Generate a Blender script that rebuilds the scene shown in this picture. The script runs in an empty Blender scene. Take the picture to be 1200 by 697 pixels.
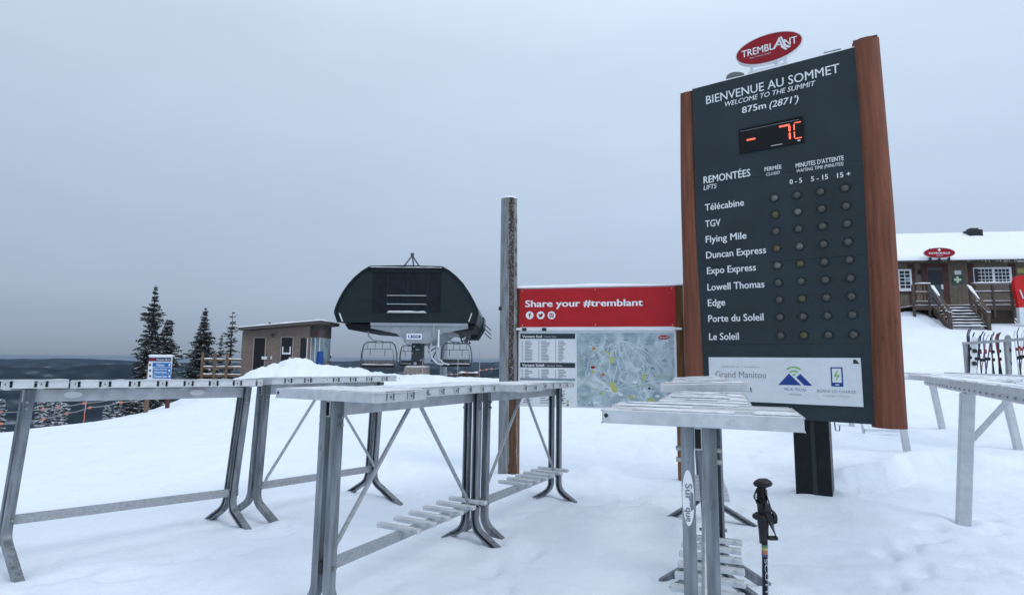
import bpy, math, random
import numpy as np
from mathutils import Vector, Matrix, noise

# ------------------------------------------------------------------ camera
F, HOR, ROLL, EYE = 650.0, 421.0, 0.0085, 1.6      # focal length in px of a 1200 px frame, horizon row, roll, eye height
CX, CY = 600.0, 348.5
PITCH = math.atan((HOR - CY) / F)
sc = bpy.context.scene
col = sc.collection
cd = bpy.data.cameras.new('camera'); cam = bpy.data.objects.new('camera', cd); col.objects.link(cam)
cd.sensor_width = 36; cd.lens = 36 * F / 1200; cd.clip_start = .05; cd.clip_end = 90000
fw = Vector((0, math.cos(PITCH), math.sin(PITCH))); up0 = Vector((0, -math.sin(PITCH), math.cos(PITCH))); rt0 = Vector((1, 0, 0))
cR, sR = math.cos(ROLL), math.sin(ROLL)
rt = rt0 * cR + up0 * sR
upv = up0 * cR - rt0 * sR
cam.matrix_world = Matrix(((rt.x, upv.x, -fw.x, 0), (rt.y, upv.y, -fw.y, 0), (rt.z, upv.z, -fw.z, EYE), (0, 0, 0, 1)))
sc.camera = cam

# ------------------------------------------------------------------ sky, sun, exposure
SUN_EL, SUN_AZ = math.radians(44), math.radians(128)      # veiled sun, high on the right, a little behind the camera
w = bpy.data.worlds.new('World'); sc.world = w; w.use_nodes = True
nt = w.node_tree; nt.nodes.clear()
def N(t, **k):
    n = nt.nodes.new(t)
    for a, b in k.items(): setattr(n, a, b)
    return n
L = nt.links.new
sky = N('ShaderNodeTexSky', sky_type='NISHITA', sun_disc=False, sun_elevation=SUN_EL, sun_rotation=SUN_AZ, altitude=900, dust_density=3)
tc = N('ShaderNodeTexCoord'); sep = N('ShaderNodeSeparateXYZ'); L(tc.outputs['Generated'], sep.inputs[0])
ramp = N('ShaderNodeValToRGB'); cr = ramp.color_ramp
L(sep.outputs['Z'], ramp.inputs[0])
stops = [(0.0, (.26, .32, .405)), (.03, (.30, .37, .475)), (.10, (.385, .475, .61)), (.25, (.455, .56, .705)), (.5, (.55, .66, .81)), (1.0, (.96, 1.06, 1.20))]
cr.elements[0].position = 0; cr.elements[1].position = 1
for p, c in stops[1:-1]: cr.elements.new(p)
for e, (p, c) in zip(cr.elements, stops): e.position = p; e.color = (*c, 1)
noi = N('ShaderNodeTexNoise'); noi.inputs['Scale'].default_value = 2.2; noi.inputs['Detail'].default_value = 5
mp = N('ShaderNodeMapping'); mp.inputs['Scale'].default_value = (1, 1, 3.2); L(tc.outputs['Generated'], mp.inputs[0]); L(mp.outputs[0], noi.inputs['Vector'])
# brighter cloud towards the veiled sun (right), duller to the left
dot = N('ShaderNodeVectorMath', operation='DOT_PRODUCT'); L(tc.outputs['Generated'], dot.inputs[0])
dot.inputs[1].default_value = (math.sin(SUN_AZ) * .85, math.cos(SUN_AZ) * .35, .35)
mr = N('ShaderNodeMapRange'); L(dot.outputs['Value'], mr.inputs[0])
mr.inputs[1].default_value = -1; mr.inputs[2].default_value = 1; mr.inputs[3].default_value = .80; mr.inputs[4].default_value = 1.24
mn = N('ShaderNodeMapRange'); L(noi.outputs[0], mn.inputs[0]); mn.inputs[1].default_value = .3; mn.inputs[2].default_value = .7; mn.inputs[3].default_value = .96; mn.inputs[4].default_value = 1.04
mul = N('ShaderNodeMath', operation='MULTIPLY'); L(mr.outputs[0], mul.inputs[0]); L(mn.outputs[0], mul.inputs[1])
b1 = N('ShaderNodeBackground'); L(ramp.outputs[0], b1.inputs[0]); L(mul.outputs[0], b1.inputs[1])
b2 = N('ShaderNodeBackground'); L(sky.outputs[0], b2.inputs[0]); b2.inputs[1].default_value = .05
mx = N('ShaderNodeMixShader'); mx.inputs[0].default_value = .06; L(b1.outputs[0], mx.inputs[1]); L(b2.outputs[0], mx.inputs[2])
wo = N('ShaderNodeOutputWorld'); L(mx.outputs[0], wo.inputs[0])
sl = bpy.data.lights.new('sun', 'SUN'); sl.energy = .75; sl.angle = math.radians(25); sl.color = (1, .985, .96)
so = bpy.data.objects.new('sun', sl); col.objects.link(so)
sdir = Vector((math.sin(SUN_AZ) * math.cos(SUN_EL), math.cos(SUN_AZ) * math.cos(SUN_EL), math.sin(SUN_EL)))
so.rotation_euler = sdir.to_track_quat('Z', 'Y').to_euler()
sc.view_settings.view_transform = 'Standard'; sc.view_settings.look = 'None'; sc.view_settings.exposure = .20; sc.view_settings.gamma = 1

# ------------------------------------------------------------------ pixel -> world
def ray(px, py):
    return (rt * (px - CX) - upv * (py - CY) + fw * F)
C0 = Vector((0, 0, EYE))
def G(px, py, z=0.0):
    r = ray(px, py); t = (z - EYE) / r.z; return C0 + r * t
def V(px, py, Y):
    r = ray(px, py); return C0 + r * (Y / r.y)
class Plane:
    """upright plane through (x, y), turned by yaw degrees (right side nearer when positive); local x to the right, -y towards the viewer"""
    def __init__(s, x, y, yaw, z=0):
        s.o = Vector((x, y, z)); s.yaw = math.radians(yaw)
        s.a = Vector((math.cos(s.yaw), -math.sin(s.yaw), 0)); s.n = Vector((-math.sin(s.yaw), -math.cos(s.yaw), 0))
    def uv(s, px, py, off=0.0):
        r = ray(px, py); q = s.o + s.n * off; t = (q - C0).dot(s.n) / r.dot(s.n); p = C0 + r * t - s.o
        return p.dot(s.a), p.z

# ------------------------------------------------------------------ mesh helpers
random.seed(7)
class MB:
    def __init__(s): s.v = []; s.f = []; s.m = []
    def add(s, vs, fs, mi=0):
        n = len(s.v); s.v += [tuple(v) for v in vs]; s.f += [tuple(i + n for i in f) for f in fs]; s.m += [mi] * len(fs); return s
    def box(s, x0, x1, y0, y1, z0, z1, mi=0, bev=0.0):
        if bev <= 0:
            vs = [(x, y, z) for x in (x0, x1) for y in (y0, y1) for z in (z0, z1)]
            return s.add(vs, [(0, 1, 3, 2), (4, 6, 7, 5), (0, 4, 5, 1), (2, 3, 7, 6), (0, 2, 6, 4), (1, 5, 7, 3)], mi)
        b = min(bev, (x1 - x0) / 2.01, (y1 - y0) / 2.01, (z1 - z0) / 2.01)
        vs = []; idx = {}
        for i, x in enumerate((x0, x1)):
            for j, y in enumerate((y0, y1)):
                for k, z in enumerate((z0, z1)):
                    sx = b if i == 0 else -b; sy = b if j == 0 else -b; sz = b if k == 0 else -b
                    idx[i, j, k, 0] = len(vs); vs.append((x, y + sy, z + sz))
                    idx[i, j, k, 1] = len(vs); vs.append((x + sx, y, z + sz))
                    idx[i, j, k, 2] = len(vs); vs.append((x + sx, y + sy, z))
        I = idx; fs = []
        for i in (0, 1): fs.append([I[i, 0, 0, 0], I[i, 1, 0, 0], I[i, 1, 1, 0], I[i, 0, 1, 0]][::1 if i else -1])
        for j in (0, 1): fs.append([I[0, j, 0, 1], I[1, j, 0, 1], I[1, j, 1, 1], I[0, j, 1, 1]][::-1 if j else 1])
        for k in (0, 1): fs.append([I[0, 0, k, 2], I[1, 0, k, 2], I[1, 1, k, 2], I[0, 1, k, 2]][::1 if k else -1])
        for j in (0, 1):
            for k in (0, 1): fs.append([I[0, j, k, 1], I[1, j, k, 1], I[1, j, k, 2], I[0, j, k, 2]])
        for i in (0, 1):
            for k in (0, 1): fs.append([I[i, 0, k, 0], I[i, 1, k, 0], I[i, 1, k, 2], I[i, 0, k, 2]])
        for i in (0, 1):
            for j in (0, 1): fs.append([I[i, j, 0, 0], I[i, j, 1, 0], I[i, j, 1, 1], I[i, j, 0, 1]])
        for i in (0, 1):
            for j in (0, 1):
                for k in (0, 1): fs.append([I[i, j, k, 0], I[i, j, k, 1], I[i, j, k, 2]])
        return s.add(vs, fs, mi)
    def bar(s, a, b, w, h=None, mi=0, up=(0, 0, 1)):
        a = Vector(a); b = Vector(b); h = h or w; d = (b - a).normalized(); u = Vector(up)
        if abs(d.dot(u)) > .99: u = Vector((0, 1, 0))
        x = d.cross(u).normalized(); y = x.cross(d).normalized(); vs = []
        for p in (a, b):
            for sx, sy in ((-1, -1), (1, -1), (1, 1), (-1, 1)): vs.append(p + x * sx * w / 2 + y * sy * h / 2)
        return s.add(vs, [(0, 3, 2, 1), (4, 5, 6, 7), (0, 1, 5, 4), (1, 2, 6, 5), (2, 3, 7, 6), (3, 0, 4, 7)], mi)
    def tube(s, pts, r, n=8, mi=0, caps=True):
        pts = [Vector(p) for p in pts]; rs = r if isinstance(r, (list, tuple)) else [r] * len(pts)
        vs = []; u = None
        for i, p in enumerate(pts):
            d = (pts[min(i + 1, len(pts) - 1)] - pts[max(i - 1, 0)]).normalized()
            if u is None: u = Vector((0, 0, 1)) if abs(d.z) < .9 else Vector((0, 1, 0))
            x = d.cross(u).normalized(); u = x.cross(d).normalized()
            for k in range(n):
                a = 2 * math.pi * k / n; vs.append(p + (x * math.cos(a) + u * math.sin(a)) * rs[i])
        fs = []
        for i in range(len(pts) - 1):
            for k in range(n): fs.append((i * n + k, i * n + (k + 1) % n, (i + 1) * n + (k + 1) % n, (i + 1) * n + k))
        if caps: fs.append(tuple(range(n))[::-1]); fs.append(tuple((len(pts) - 1) * n + k for k in range(n)))
        return s.add(vs, fs, mi)
    def prism(s, poly, y0, y1, mi=0):
        """polygon in x,z extruded along y"""
        n = len(poly); vs = [(x, y0, z) for x, z in poly] + [(x, y1, z) for x, z in poly]
        fs = [tuple(range(n)), tuple(range(2 * n - 1, n - 1, -1))] + [(i, i + n, (i + 1) % n + n, (i + 1) % n) for i in range(n)]
        return s.add(vs, fs, mi)
    def flat(s, poly, y, mi=0):
        return s.add([(x, y, z) for x, z in poly], [tuple(range(len(poly)))], mi)
    def sweep(s, prof, frames, mi=0):
        """closed profile (list of 2D) swept through frames (origin, xaxis, yaxis)"""
        n = len(prof); vs = []
        for o, x, y in frames:
            for a, b in prof: vs.append(Vector(o) + Vector(x) * a + Vector(y) * b)
        fs = [(i * n + k, i * n + (k + 1) % n, (i + 1) * n + (k + 1) % n, (i + 1) * n + k) for i in range(len(frames) - 1) for k in range(n)]
        fs.append(tuple(range(n))[::-1]); fs.append(tuple((len(frames) - 1) * n + k for k in range(n)))
        return s.add(vs, fs, mi)
    def build(s, name, mats, parent=None, smooth=False, loc=None):
        me = bpy.data.meshes.new(name); me.from_pydata(s.v, [], s.f)
        if not isinstance(mats, (list, tuple)): mats = [mats]
        for m in mats: me.materials.append(m)
        if len(mats) > 1: me.polygons.foreach_set('material_index', s.m)
        if smooth:
            me.polygons.foreach_set('use_smooth', [True] * len(me.polygons))
            if smooth == 'angle':
                me.set_sharp_from_angle(angle=math.radians(40))
        me.update()
        o = bpy.data.objects.new(name, me); col.objects.link(o)
        if parent: o.parent = parent
        if loc: o.location = loc
        return o
def tag(o, label=None, cat=None, group=None, kind=None):
    for k, v in (('label', label), ('category', cat), ('group', group), ('kind', kind)):
        if v: o[k] = v
    return o
def thing(name, label, cat, loc=(0, 0, 0), rz=0.0, group=None):
    o = bpy.data.objects.new(name, None); col.objects.link(o); o.location = loc; o.rotation_euler = (0, 0, rz); o.empty_display_size = .2
    return tag(o, label, cat, group)
def dup(o, parent=None):
    c = o.copy(); col.objects.link(c); c.parent = parent
    for ch in list(o.children): dup(ch, c)
    return c
def inst(src, name, parent, loc, rot=None, scale=None):
    o = bpy.data.objects.new(name, src.data); col.objects.link(o); o.parent = parent; o.location = loc
    if rot: o.rotation_euler = rot
    if scale: o.scale = scale
    return o
def snowcap(mb, x0, x1, y0, y1, z, t, nx=14, ny=4, seed=0, edge=.3, zf=None, mi=0, amp=.5):
    """a lumpy lid of settled snow lying on z (or zf(x, y))"""
    vs = []; fs = []
    for i in range(nx + 1):
        for j in range(ny + 1):
            a = i / nx; b = j / ny; x = x0 + (x1 - x0) * a; y = y0 + (y1 - y0) * b
            e = min(1, min(a, 1 - a) * nx * .6 + .15, min(b, 1 - b) * ny * .6 + .25)
            h = t * (e ** .6) * (.75 + amp * noise.noise(Vector((x * 2.3 + seed, y * 3.1, seed * 1.7))))
            wx = .012 * noise.noise(Vector((x * 9, y * 9, seed))) if 0 < i < nx else 0
            vs.append((x + wx, y, (zf(x, y) if zf else z) + max(h, .004)))
    n = len(vs)
    for i in range(nx + 1):
        for j in range(ny + 1):
            x, y, _ = vs[i * (ny + 1) + j]; vs.append((x, y, (zf(x, y) if zf else z) + .002))
    q = lambda i, j: i * (ny + 1) + j
    for i in range(nx):
        for j in range(ny): fs.append((q(i, j), q(i + 1, j), q(i + 1, j + 1), q(i, j + 1)))
    for i in range(nx):
        fs.append((q(i, 0), q(i, 0) + n, q(i + 1, 0) + n, q(i + 1, 0))); fs.append((q(i, ny), q(i + 1, ny), q(i + 1, ny) + n, q(i, ny) + n))
    for j in range(ny):
        fs.append((q(0, j), q(0, j + 1), q(0, j + 1) + n, q(0, j) + n)); fs.append((q(nx, j), q(nx, j) + n, q(nx, j + 1) + n, q(nx, j + 1)))
    return mb.add(vs, fs, mi)

# ------------------------------------------------------------------ materials
MATS = {}
def mat(name, c, rough=.6, metal=0.0, var=.12, scale=6.0, bump=.0, bscale=40.0, stretch=(1, 1, 1), c2=None, spec=.28, emit=None, thr=None, coat=0, spots=0, spot_scale=9, spot_c=.35, sstretch=None):
    if name in MATS: return MATS[name]
    m = bpy.data.materials.new(name); m.use_nodes = True; t = m.node_tree; n = t.nodes; lk = t.links.new
    p = n['Principled BSDF']; p.inputs['Roughness'].default_value = rough; p.inputs['Metallic'].default_value = metal
    p.inputs['Specular IOR Level'].default_value = spec; p.inputs['Coat Weight'].default_value = coat
    g = n.new('ShaderNodeTexCoord'); mp_ = n.new('ShaderNodeMapping'); mp_.inputs['Scale'].default_value = stretch; lk(g.outputs['Object'], mp_.inputs[0])
    no = n.new('ShaderNodeTexNoise'); no.inputs['Scale'].default_value = scale; no.inputs['Detail'].default_value = 6; lk(mp_.outputs[0], no.inputs['Vector'])
    r = n.new('ShaderNodeValToRGB'); lk(no.outputs[0], r.inputs[0])
    lo = thr - .04 if thr else .32; hi = thr + .04 if thr else .68
    a = tuple(min(1, x * (1 - var)) for x in c); b = c2 or tuple(min(1, x * (1 + var)) for x in c)
    r.color_ramp.elements[0].position = lo; r.color_ramp.elements[0].color = (*a, 1)
    r.color_ramp.elements[1].position = hi; r.color_ramp.elements[1].color = (*b, 1)
    if spots:
        m3 = n.new('ShaderNodeMapping'); m3.inputs['Scale'].default_value = sstretch or stretch; lk(g.outputs['Object'], m3.inputs[0])
        n3 = n.new('ShaderNodeTexNoise'); n3.inputs['Scale'].default_value = spot_scale; n3.inputs['Detail'].default_value = 3; n3.inputs['Roughness'].default_value = .7; lk(m3.outputs[0], n3.inputs['Vector'])
        r3 = n.new('ShaderNodeMapRange'); r3.interpolation_type = 'SMOOTHSTEP'; r3.inputs[1].default_value = .62; r3.inputs[2].default_value = .74; r3.inputs[3].default_value = 0; r3.inputs[4].default_value = spots; lk(n3.outputs[0], r3.inputs[0])
        x3 = n.new('ShaderNodeMix'); x3.data_type = 'RGBA'; lk(r3.outputs[0], x3.inputs['Factor']); lk(r.outputs[0], x3.inputs['A']); x3.inputs['B'].default_value = (*(q_ * spot_c for q_ in c), 1); lk(x3.outputs['Result'], p.inputs['Base Color'])
    else: lk(r.outputs[0], p.inputs['Base Color'])
    if bump:
        nb = n.new('ShaderNodeTexNoise'); nb.inputs['Scale'].default_value = bscale; nb.inputs['Detail'].default_value = 5; lk(mp_.outputs[0], nb.inputs['Vector'])
        bp = n.new('ShaderNodeBump'); bp.inputs['Strength'].default_value = bump; bp.inputs['Distance'].default_value = .01; lk(nb.outputs[0], bp.inputs['Height']); lk(bp.outputs[0], p.inputs['Normal'])
    if emit:
        p.inputs['Emission Color'].default_value = (*emit[:3], 1); p.inputs['Emission Strength'].default_value = emit[3]
    MATS[name] = m; return m
M = lambda k: MATS[k]
mat('snow', (.80, .835, .88), .75, var=.03, scale=3, bump=.35, bscale=18, spec=.25)
mat('snow_cap', (.82, .85, .89), .75, var=.03, scale=8, bump=.4, bscale=60, spec=.25)
mat('snow_dirty', (.58, .60, .62), .75, var=.15, scale=30, bump=.4, bscale=60, spec=.25)
mat('aluminium', (.57, .595, .615), .45, .45, var=.12, scale=14, bump=.12, bscale=90, spots=.5, spot_scale=11, spot_c=.6)
mat('aluminium_end', (.52, .54, .56), .45, .5, var=.16, scale=9, bump=.1, bscale=60)
mat('galvanised', (.20, .22, .24), .42, .35, var=.40, scale=26, bump=.15, bscale=60, stretch=(1, 1, .10), spots=.6, spot_scale=14, spot_c=.45, sstretch=(1, 1, .4))
mat('galvanised_beam', (.36, .38, .40), .45, .4, var=.14, scale=40, bump=.1, bscale=60)
mat('dark_steel', (.03, .033, .036), .5, .3, var=.2)
mat('bolt_metal', (.35, .34, .32), .35, .9, var=.2, scale=40)
mat('white_paint', (.78, .80, .82), .5, var=.04)
mat('white_frost', (.70, .73, .76), .6, var=.08, scale=20)
mat('rack_paint', (.56, .58, .60), .5, .15, var=.10, scale=12, bump=.1)
mat('panel_slate', (.024, .037, .043), .5, 0, var=.20, scale=1.3, bump=.05, bscale=20)
mat('post_stain', (.175, .062, .035), .65, 0, var=.30, scale=4, bump=.4, bscale=24, stretch=(6, 6, .35), spots=.8, spot_scale=3.2, spot_c=.3, sstretch=(3, 3, 1.1))
mat('column_black', (.010, .012, .014), .45, .2, var=.25)
mat('red_panel', (.42, .012, .018), .42, var=.07)
mat('oval_red', (.30, .008, .016), .35, var=.08)
mat('lettering_white', (.80, .82, .83), .5, var=.02)
mat('lettering_soft', (.52, .56, .58), .5, var=.02)
mat('board_white', (.70, .735, .76), .4, var=.04, scale=9)
mat('ink_grey', (.22, .24, .27), .5, var=.02)
mat('ink_pale', (.36, .40, .44), .5, var=.02)
mat('ink_dark', (.03, .045, .055), .5, var=.02)
mat('ink_blue', (.02, .06, .25), .45, var=.02)
mat('ink_green', (.24, .48, .12), .5, var=.02)
mat('ink_yellow', (.44, .47, .17), .5, var=.02)
mat('ink_orange', (.60, .16, .06), .5, var=.02)
mat('screen_black', (.004, .004, .005), .2, var=.05)
mat('led_red', (.6, .05, .03), .4, emit=(1.0, .14, .08, 1.5))
mat('lamp_ring', (.035, .042, .045), .35, .4, var=.1)
mat('lamp_dull', (.10, .105, .095), .25, 0, var=.35, scale=60)
mat('lamp_amber', (.12, .112, .055), .25, 0, var=.3, scale=60)
mat('lamp_frost', (.16, .17, .165), .3, 0, var=.35, scale=50)
mat('brown_post', (.16, .075, .03), .7, var=.35, scale=6, bump=.4, bscale=30, stretch=(4, 4, .5))
mat('cut_timber', (.18, .12, .08), .8, var=.3, scale=6, bump=.3, stretch=(3, 3, .6))
mat('dark_timber', (.085, .066, .054), .8, var=.3, scale=8, bump=.3, stretch=(4, 4, .6))
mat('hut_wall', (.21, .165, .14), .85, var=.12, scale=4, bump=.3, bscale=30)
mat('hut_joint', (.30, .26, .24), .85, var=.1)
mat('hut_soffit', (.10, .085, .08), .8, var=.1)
mat('door_dark', (.014, .014, .018), .45, var=.2)
mat('glass_dark', (.02, .026, .032), .08, var=.1)
mat('glass_pale', (.20, .27, .30), .08, var=.35, scale=2)
mat('shell_dark', (.013, .022, .025), .36, .1, var=.15, scale=2)
mat('shell_rim', (.008, .012, .014), .4, .1, var=.15)
mat('shell_glass', (.006, .008, .014), .12, var=.3, scale=2)
mat('lift_grey', (.30, .33, .355), .5, .3, var=.14, scale=3)
mat('lift_steel', (.10, .11, .12), .5, .4, var=.3, scale=6)
mat('lift_column', (.07, .085, .10), .6, .2, var=.5, scale=5, c2=(.45, .48, .52), thr=.62)
mat('concrete', (.24, .22, .20), .9, var=.25, scale=5, bump=.4)
mat('siding', (.145, .122, .098), .85, var=.15, scale=8, bump=.3)
mat('trim_red', (.078, .036, .033), .7, var=.2)
mat('door_grey', (.07, .085, .095), .45, var=.1)
mat('sled_red', (.55, .018, .02), .4, var=.08)
mat('sign_blue', (.02, .15, .42), .45, var=.05)
mat('sign_navy', (.015, .02, .07), .45, var=.05)
mat('sign_yellow', (.38, .34, .10), .5, var=.15)
mat('first_aid_green', (.03, .09, .06), .5, var=.1)
mat('first_aid_cross', (.62, .68, .52), .5, var=.05)
mat('orange_flag', (.70, .19, .11), .6, var=.1)
mat('rope_grey', (.30, .31, .32), .8, var=.1)
mat('barrel_blue', (.015, .07, .26), .45, var=.1)
mat('bark', (.06, .048, .040), .9, var=.3, scale=20, bump=.5)
mat('needles', (.048, .056, .053), .8, var=.45, scale=2.5)
mat('needles_pale', (.075, .082, .080), .8, var=.4, scale=2.5)
mat('branch_snow', (.62, .66, .71), .8, var=.08)
mat('pole_black', (.012, .012, .013), .4, var=.2)
mat('pole_shaft', (.014, .015, .03), .3, .3, var=.1)
for nm, c_ in (('ski_navy', (.03, .04, .12)), ('ski_red', (.35, .03, .04)), ('ski_purple', (.12, .07, .20)), ('ski_pink', (.5, .28, .30)), ('ski_white', (.6, .62, .64)), ('ski_black', (.02, .02, .025)), ('ski_grey', (.22, .25, .26)), ('pole_rainbow_g', (.06, .22, .14)), ('pole_rainbow_y', (.45, .34, .08)), ('pole_rainbow_r', (.42, .10, .06)), ('pole_rainbow_b', (.05, .08, .22))):
    mat(nm, tuple(.75 * q + .25 * sum(c_) / 3 for q in c_), .35, var=.08)

# weathered log with a strip of bark left on
def log_material():
    m = bpy.data.materials.new('weathered_log'); m.use_nodes = True; t = m.node_tree; n = t.nodes; lk = t.links.new; p = n['Principled BSDF']; p.inputs['Roughness'].default_value = .85
    at = n.new('ShaderNodeAttribute'); at.attribute_name = 'bark'
    g = n.new('ShaderNodeTexCoord'); mpn = n.new('ShaderNodeMapping'); mpn.inputs['Scale'].default_value = (14, 14, 1.6); lk(g.outputs['Object'], mpn.inputs[0])
    a = n.new('ShaderNodeTexNoise'); a.inputs['Scale'].default_value = 2.2; a.inputs['Detail'].default_value = 8; lk(mpn.outputs[0], a.inputs['Vector'])
    ra = n.new('ShaderNodeValToRGB'); ra.color_ramp.elements[0].position = .3; ra.color_ramp.elements[0].color = (.13, .14, .145, 1); ra.color_ramp.elements[1].position = .7; ra.color_ramp.elements[1].color = (.30, .32, .335, 1); lk(a.outputs[0], ra.inputs[0])
    b = n.new('ShaderNodeTexNoise'); b.inputs['Scale'].default_value = 38; b.inputs['Detail'].default_value = 4; lk(g.outputs['Object'], b.inputs['Vector'])
    rb = n.new('ShaderNodeValToRGB'); cs = [(.36, (.018, .014, .012)), (.50, (.06, .042, .032)), (.60, (.13, .11, .10)), (.74, (.40, .42, .44))]
    rb.color_ramp.elements[0].position = cs[0][0]; rb.color_ramp.elements[0].color = (*cs[0][1], 1); rb.color_ramp.elements[1].position = cs[3][0]; rb.color_ramp.elements[1].color = (*cs[3][1], 1)
    for q, cc in cs[1:3]: e = rb.color_ramp.elements.new(q); e.color = (*cc, 1)
    lk(b.outputs[0], rb.inputs[0])
    rc = n.new('ShaderNodeValToRGB'); rc.color_ramp.elements[0].position = .3; rc.color_ramp.elements[0].color = (.035, .018, .010, 1); rc.color_ramp.elements[1].position = .7; rc.color_ramp.elements[1].color = (.15, .066, .030, 1); lk(a.outputs[0], rc.inputs[0])
    sb_ = n.new('ShaderNodeMath'); sb_.operation = 'SUBTRACT'; sb_.use_clamp = True; lk(at.outputs['Fac'], sb_.inputs[0]); sb_.inputs[1].default_value = 1.0
    mc = n.new('ShaderNodeMix'); mc.data_type = 'RGBA'; lk(sb_.outputs[0], mc.inputs['Factor']); lk(rb.outputs[0], mc.inputs['A']); lk(rc.outputs[0], mc.inputs['B'])
    mx_ = n.new('ShaderNodeMix'); mx_.data_type = 'RGBA'; lk(at.outputs['Fac'], mx_.inputs['Factor']); mx_.clamp_factor = True; lk(ra.outputs[0], mx_.inputs['A']); lk(mc.outputs['Result'], mx_.inputs['B']); lk(mx_.outputs['Result'], p.inputs['Base Color'])
    bp = n.new('ShaderNodeBump'); bp.inputs['Strength'].default_value = .6; bp.inputs['Distance'].default_value = .015; lk(b.outputs[0], bp.inputs['Height']); lk(bp.outputs[0], p.inputs['Normal'])
    return m

# ------------------------------------------------------------------ ground
ctrl = []
def cp(px, py, Y): p = V(px, py, Y); ctrl.append((p.x, p.y, p.z))
for x, y, z in ((0, 0, 0), (-4, 1, 0), (4, 1, 0), (-4, 5, 0), (0, 4, 0), (4, 5, 0), (-7, 7, -.05), (0, 7.7, 0), (3.2, 6.7, 0), (7, 7, .02), (-3, 8, 0), (6.5, 9.3, .0),
                (-3, 12, .02), (2, 12, .08), (-3, 18, .12), (3, 18, .25), (-8, 12, -.12), (-12, 12, -.45), (-9, 17, -.22), (-6, 17, .0), (-3, 25, .25), (4, 26, .6),
                (-18, 28, -4.6), (-13.5, 28, -3.4), (-28, 20, -5), (-20, 12, -2.6), (-24, 30, -7), (-13, 42, -4), (-7, 42, -2.6), (0, 42, -2.0), (3, 36, -.2), (10, 42, .5),
                (-15, 32, .55), (-9.5, 32, .6), (-16.5, 36, -.5), (-6, 32, .62), (16, 40, 3.6), (28, 40, 4.4), (40, 30, 4), (30, 18, 2), (25, 5, .6), (14, 10, .25), (14, 4, .1), (-20, 0, -1.5), (0, -12, 0), (-15, -15, -1), (15, -15, .2),
                (9, 26, 1.3), (12, 32, 2.6)): ctrl.append((x, y, z))
for a in ((0, 507, 20), (50, 502, 20), (100, 497, 20), (140, 491, 20), (180, 483, 20), (205, 476, 21), (240, 458, 24), (285, 447, 27), (600, 447, 29), (540, 446, 29), (480, 441, 31),
          (1106, 501, 12.8), (1195, 525, 10.3), (1150, 445, 20), (1200, 442, 20), (1150, 384, 28.2), (1060, 374, 30), (1075, 430, 21), (1195, 377, 29), (1110, 366, 31.5)): cp(*a)
CP = np.array(ctrl)
def tps(d2): return np.where(d2 > 1e-9, d2 * np.log(d2 + 1e-12), 0)
_n = len(CP); _A = np.zeros((_n + 3, _n + 3)); _d = ((CP[:, None, :2] - CP[None, :, :2]) ** 2).sum(-1)
_A[:_n, :_n] = tps(_d) + np.eye(_n) * 6.0; _A[:_n, _n] = 1; _A[:_n, _n + 1:] = CP[:, :2]; _A[_n, :_n] = 1; _A[_n + 1:, :_n] = CP[:, :2].T
_w = np.linalg.solve(_A, np.concatenate([CP[:, 2], [0, 0, 0]]))
def vn(x, y, seed=0):        # value noise, vectorised
    xi = np.floor(x).astype(np.int64); yi = np.floor(y).astype(np.int64); fx = x - xi; fy = y - yi; fx = fx * fx * (3 - 2 * fx); fy = fy * fy * (3 - 2 * fy)
    def h(a, b):
        k = (a * 374761393 + b * 668265263 + seed * 144665) & 0x7fffffff; k = ((k ^ (k >> 13)) * 1274126177) & 0x7fffffff; return ((k ^ (k >> 16)) & 0xffff) / 65535.0
    return (h(xi, yi) * (1 - fx) + h(xi + 1, yi) * fx) * (1 - fy) + (h(xi, yi + 1) * (1 - fx) + h(xi + 1, yi + 1) * fx) * fy - .5
def fbm(x, y, o=4, seed=0):
    s_ = 0; a = 1.0
    for i in range(o): s_ = s_ + a * vn(x, y, seed + i); x = x * 2.03 + 5.1; y = y * 2.03 + 1.7; a *= .5
    return s_
def sstep(a, b, x): t = np.clip((x - a) / (b - a), 0, 1); return t * t * (3 - 2 * t)
def gauss(x, y, cx, cy, sx, sy, rot=0):
    c, s = math.cos(rot), math.sin(rot); u = (x - cx) * c + (y - cy) * s; v = -(x - cx) * s + (y - cy) * c
    return np.exp(-(u / sx) ** 2 - (v / sy) ** 2)
led = [G(*p) for p in ((985, 585), (1003, 577), (1020, 572), (1035, 569), (1048, 562), (1065, 556), (1085, 553), (1105, 551), (1130, 549))]
ledx = np.array([p.x for p in led]); ledy = np.array([p.y for p in led])
piles = []
for px, py, Y, sx, sy, h in ((350, 421, 26, 1.1, 1.6, 1), (325, 428, 25.5, 1.1, 1.5, 1), (300, 438, 25, 1.2, 1.5, 1), (378, 427, 26.3, 1.1, 1.5, 1), (402, 431, 27, 1.3, 1.6, 1), (425, 436, 28, 1.6, 1.8, 1), (452, 439, 28.5, 1.5, 1.8, 1), (515, 441, 28.5, 1.4, 1.8, 1), (560, 442, 29, 1.6, 1.5, 1), (1070, 366, 29.6, 1.1, .9, 1)):
    p = V(px, py, Y); d_ = ((CP[:, 0] - p.x) ** 2 + (CP[:, 1] - p.y) ** 2); b_ = float(tps(d_) @ _w[:_n] + _w[_n] + _w[_n + 1] * p.x + _w[_n + 2] * p.y); piles.append((p.x, p.y, sx, sy, max(.05, p.z - b_)))
FEET = []
for a_, b_, r_ in ((229, 613, .08), (306, 624, .08), (270, 609, .08), (330, 620, .08), (425, 578, .09), (471, 579, .09), (517, 634, .08), (583, 640, .08), (593, 633, .08), (540, 632, .08), (627, 582, .09), (674, 582, .09), (776, 677, .08), (884, 686, .08), (1129, 612, .13), (785, 600, .1), (860, 598, .1), (596, 556, .2), (897, 830, .04)):
    p_ = G(a_, b_); FEET.append((p_.x, p_.y, r_))
STEP = []
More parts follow.
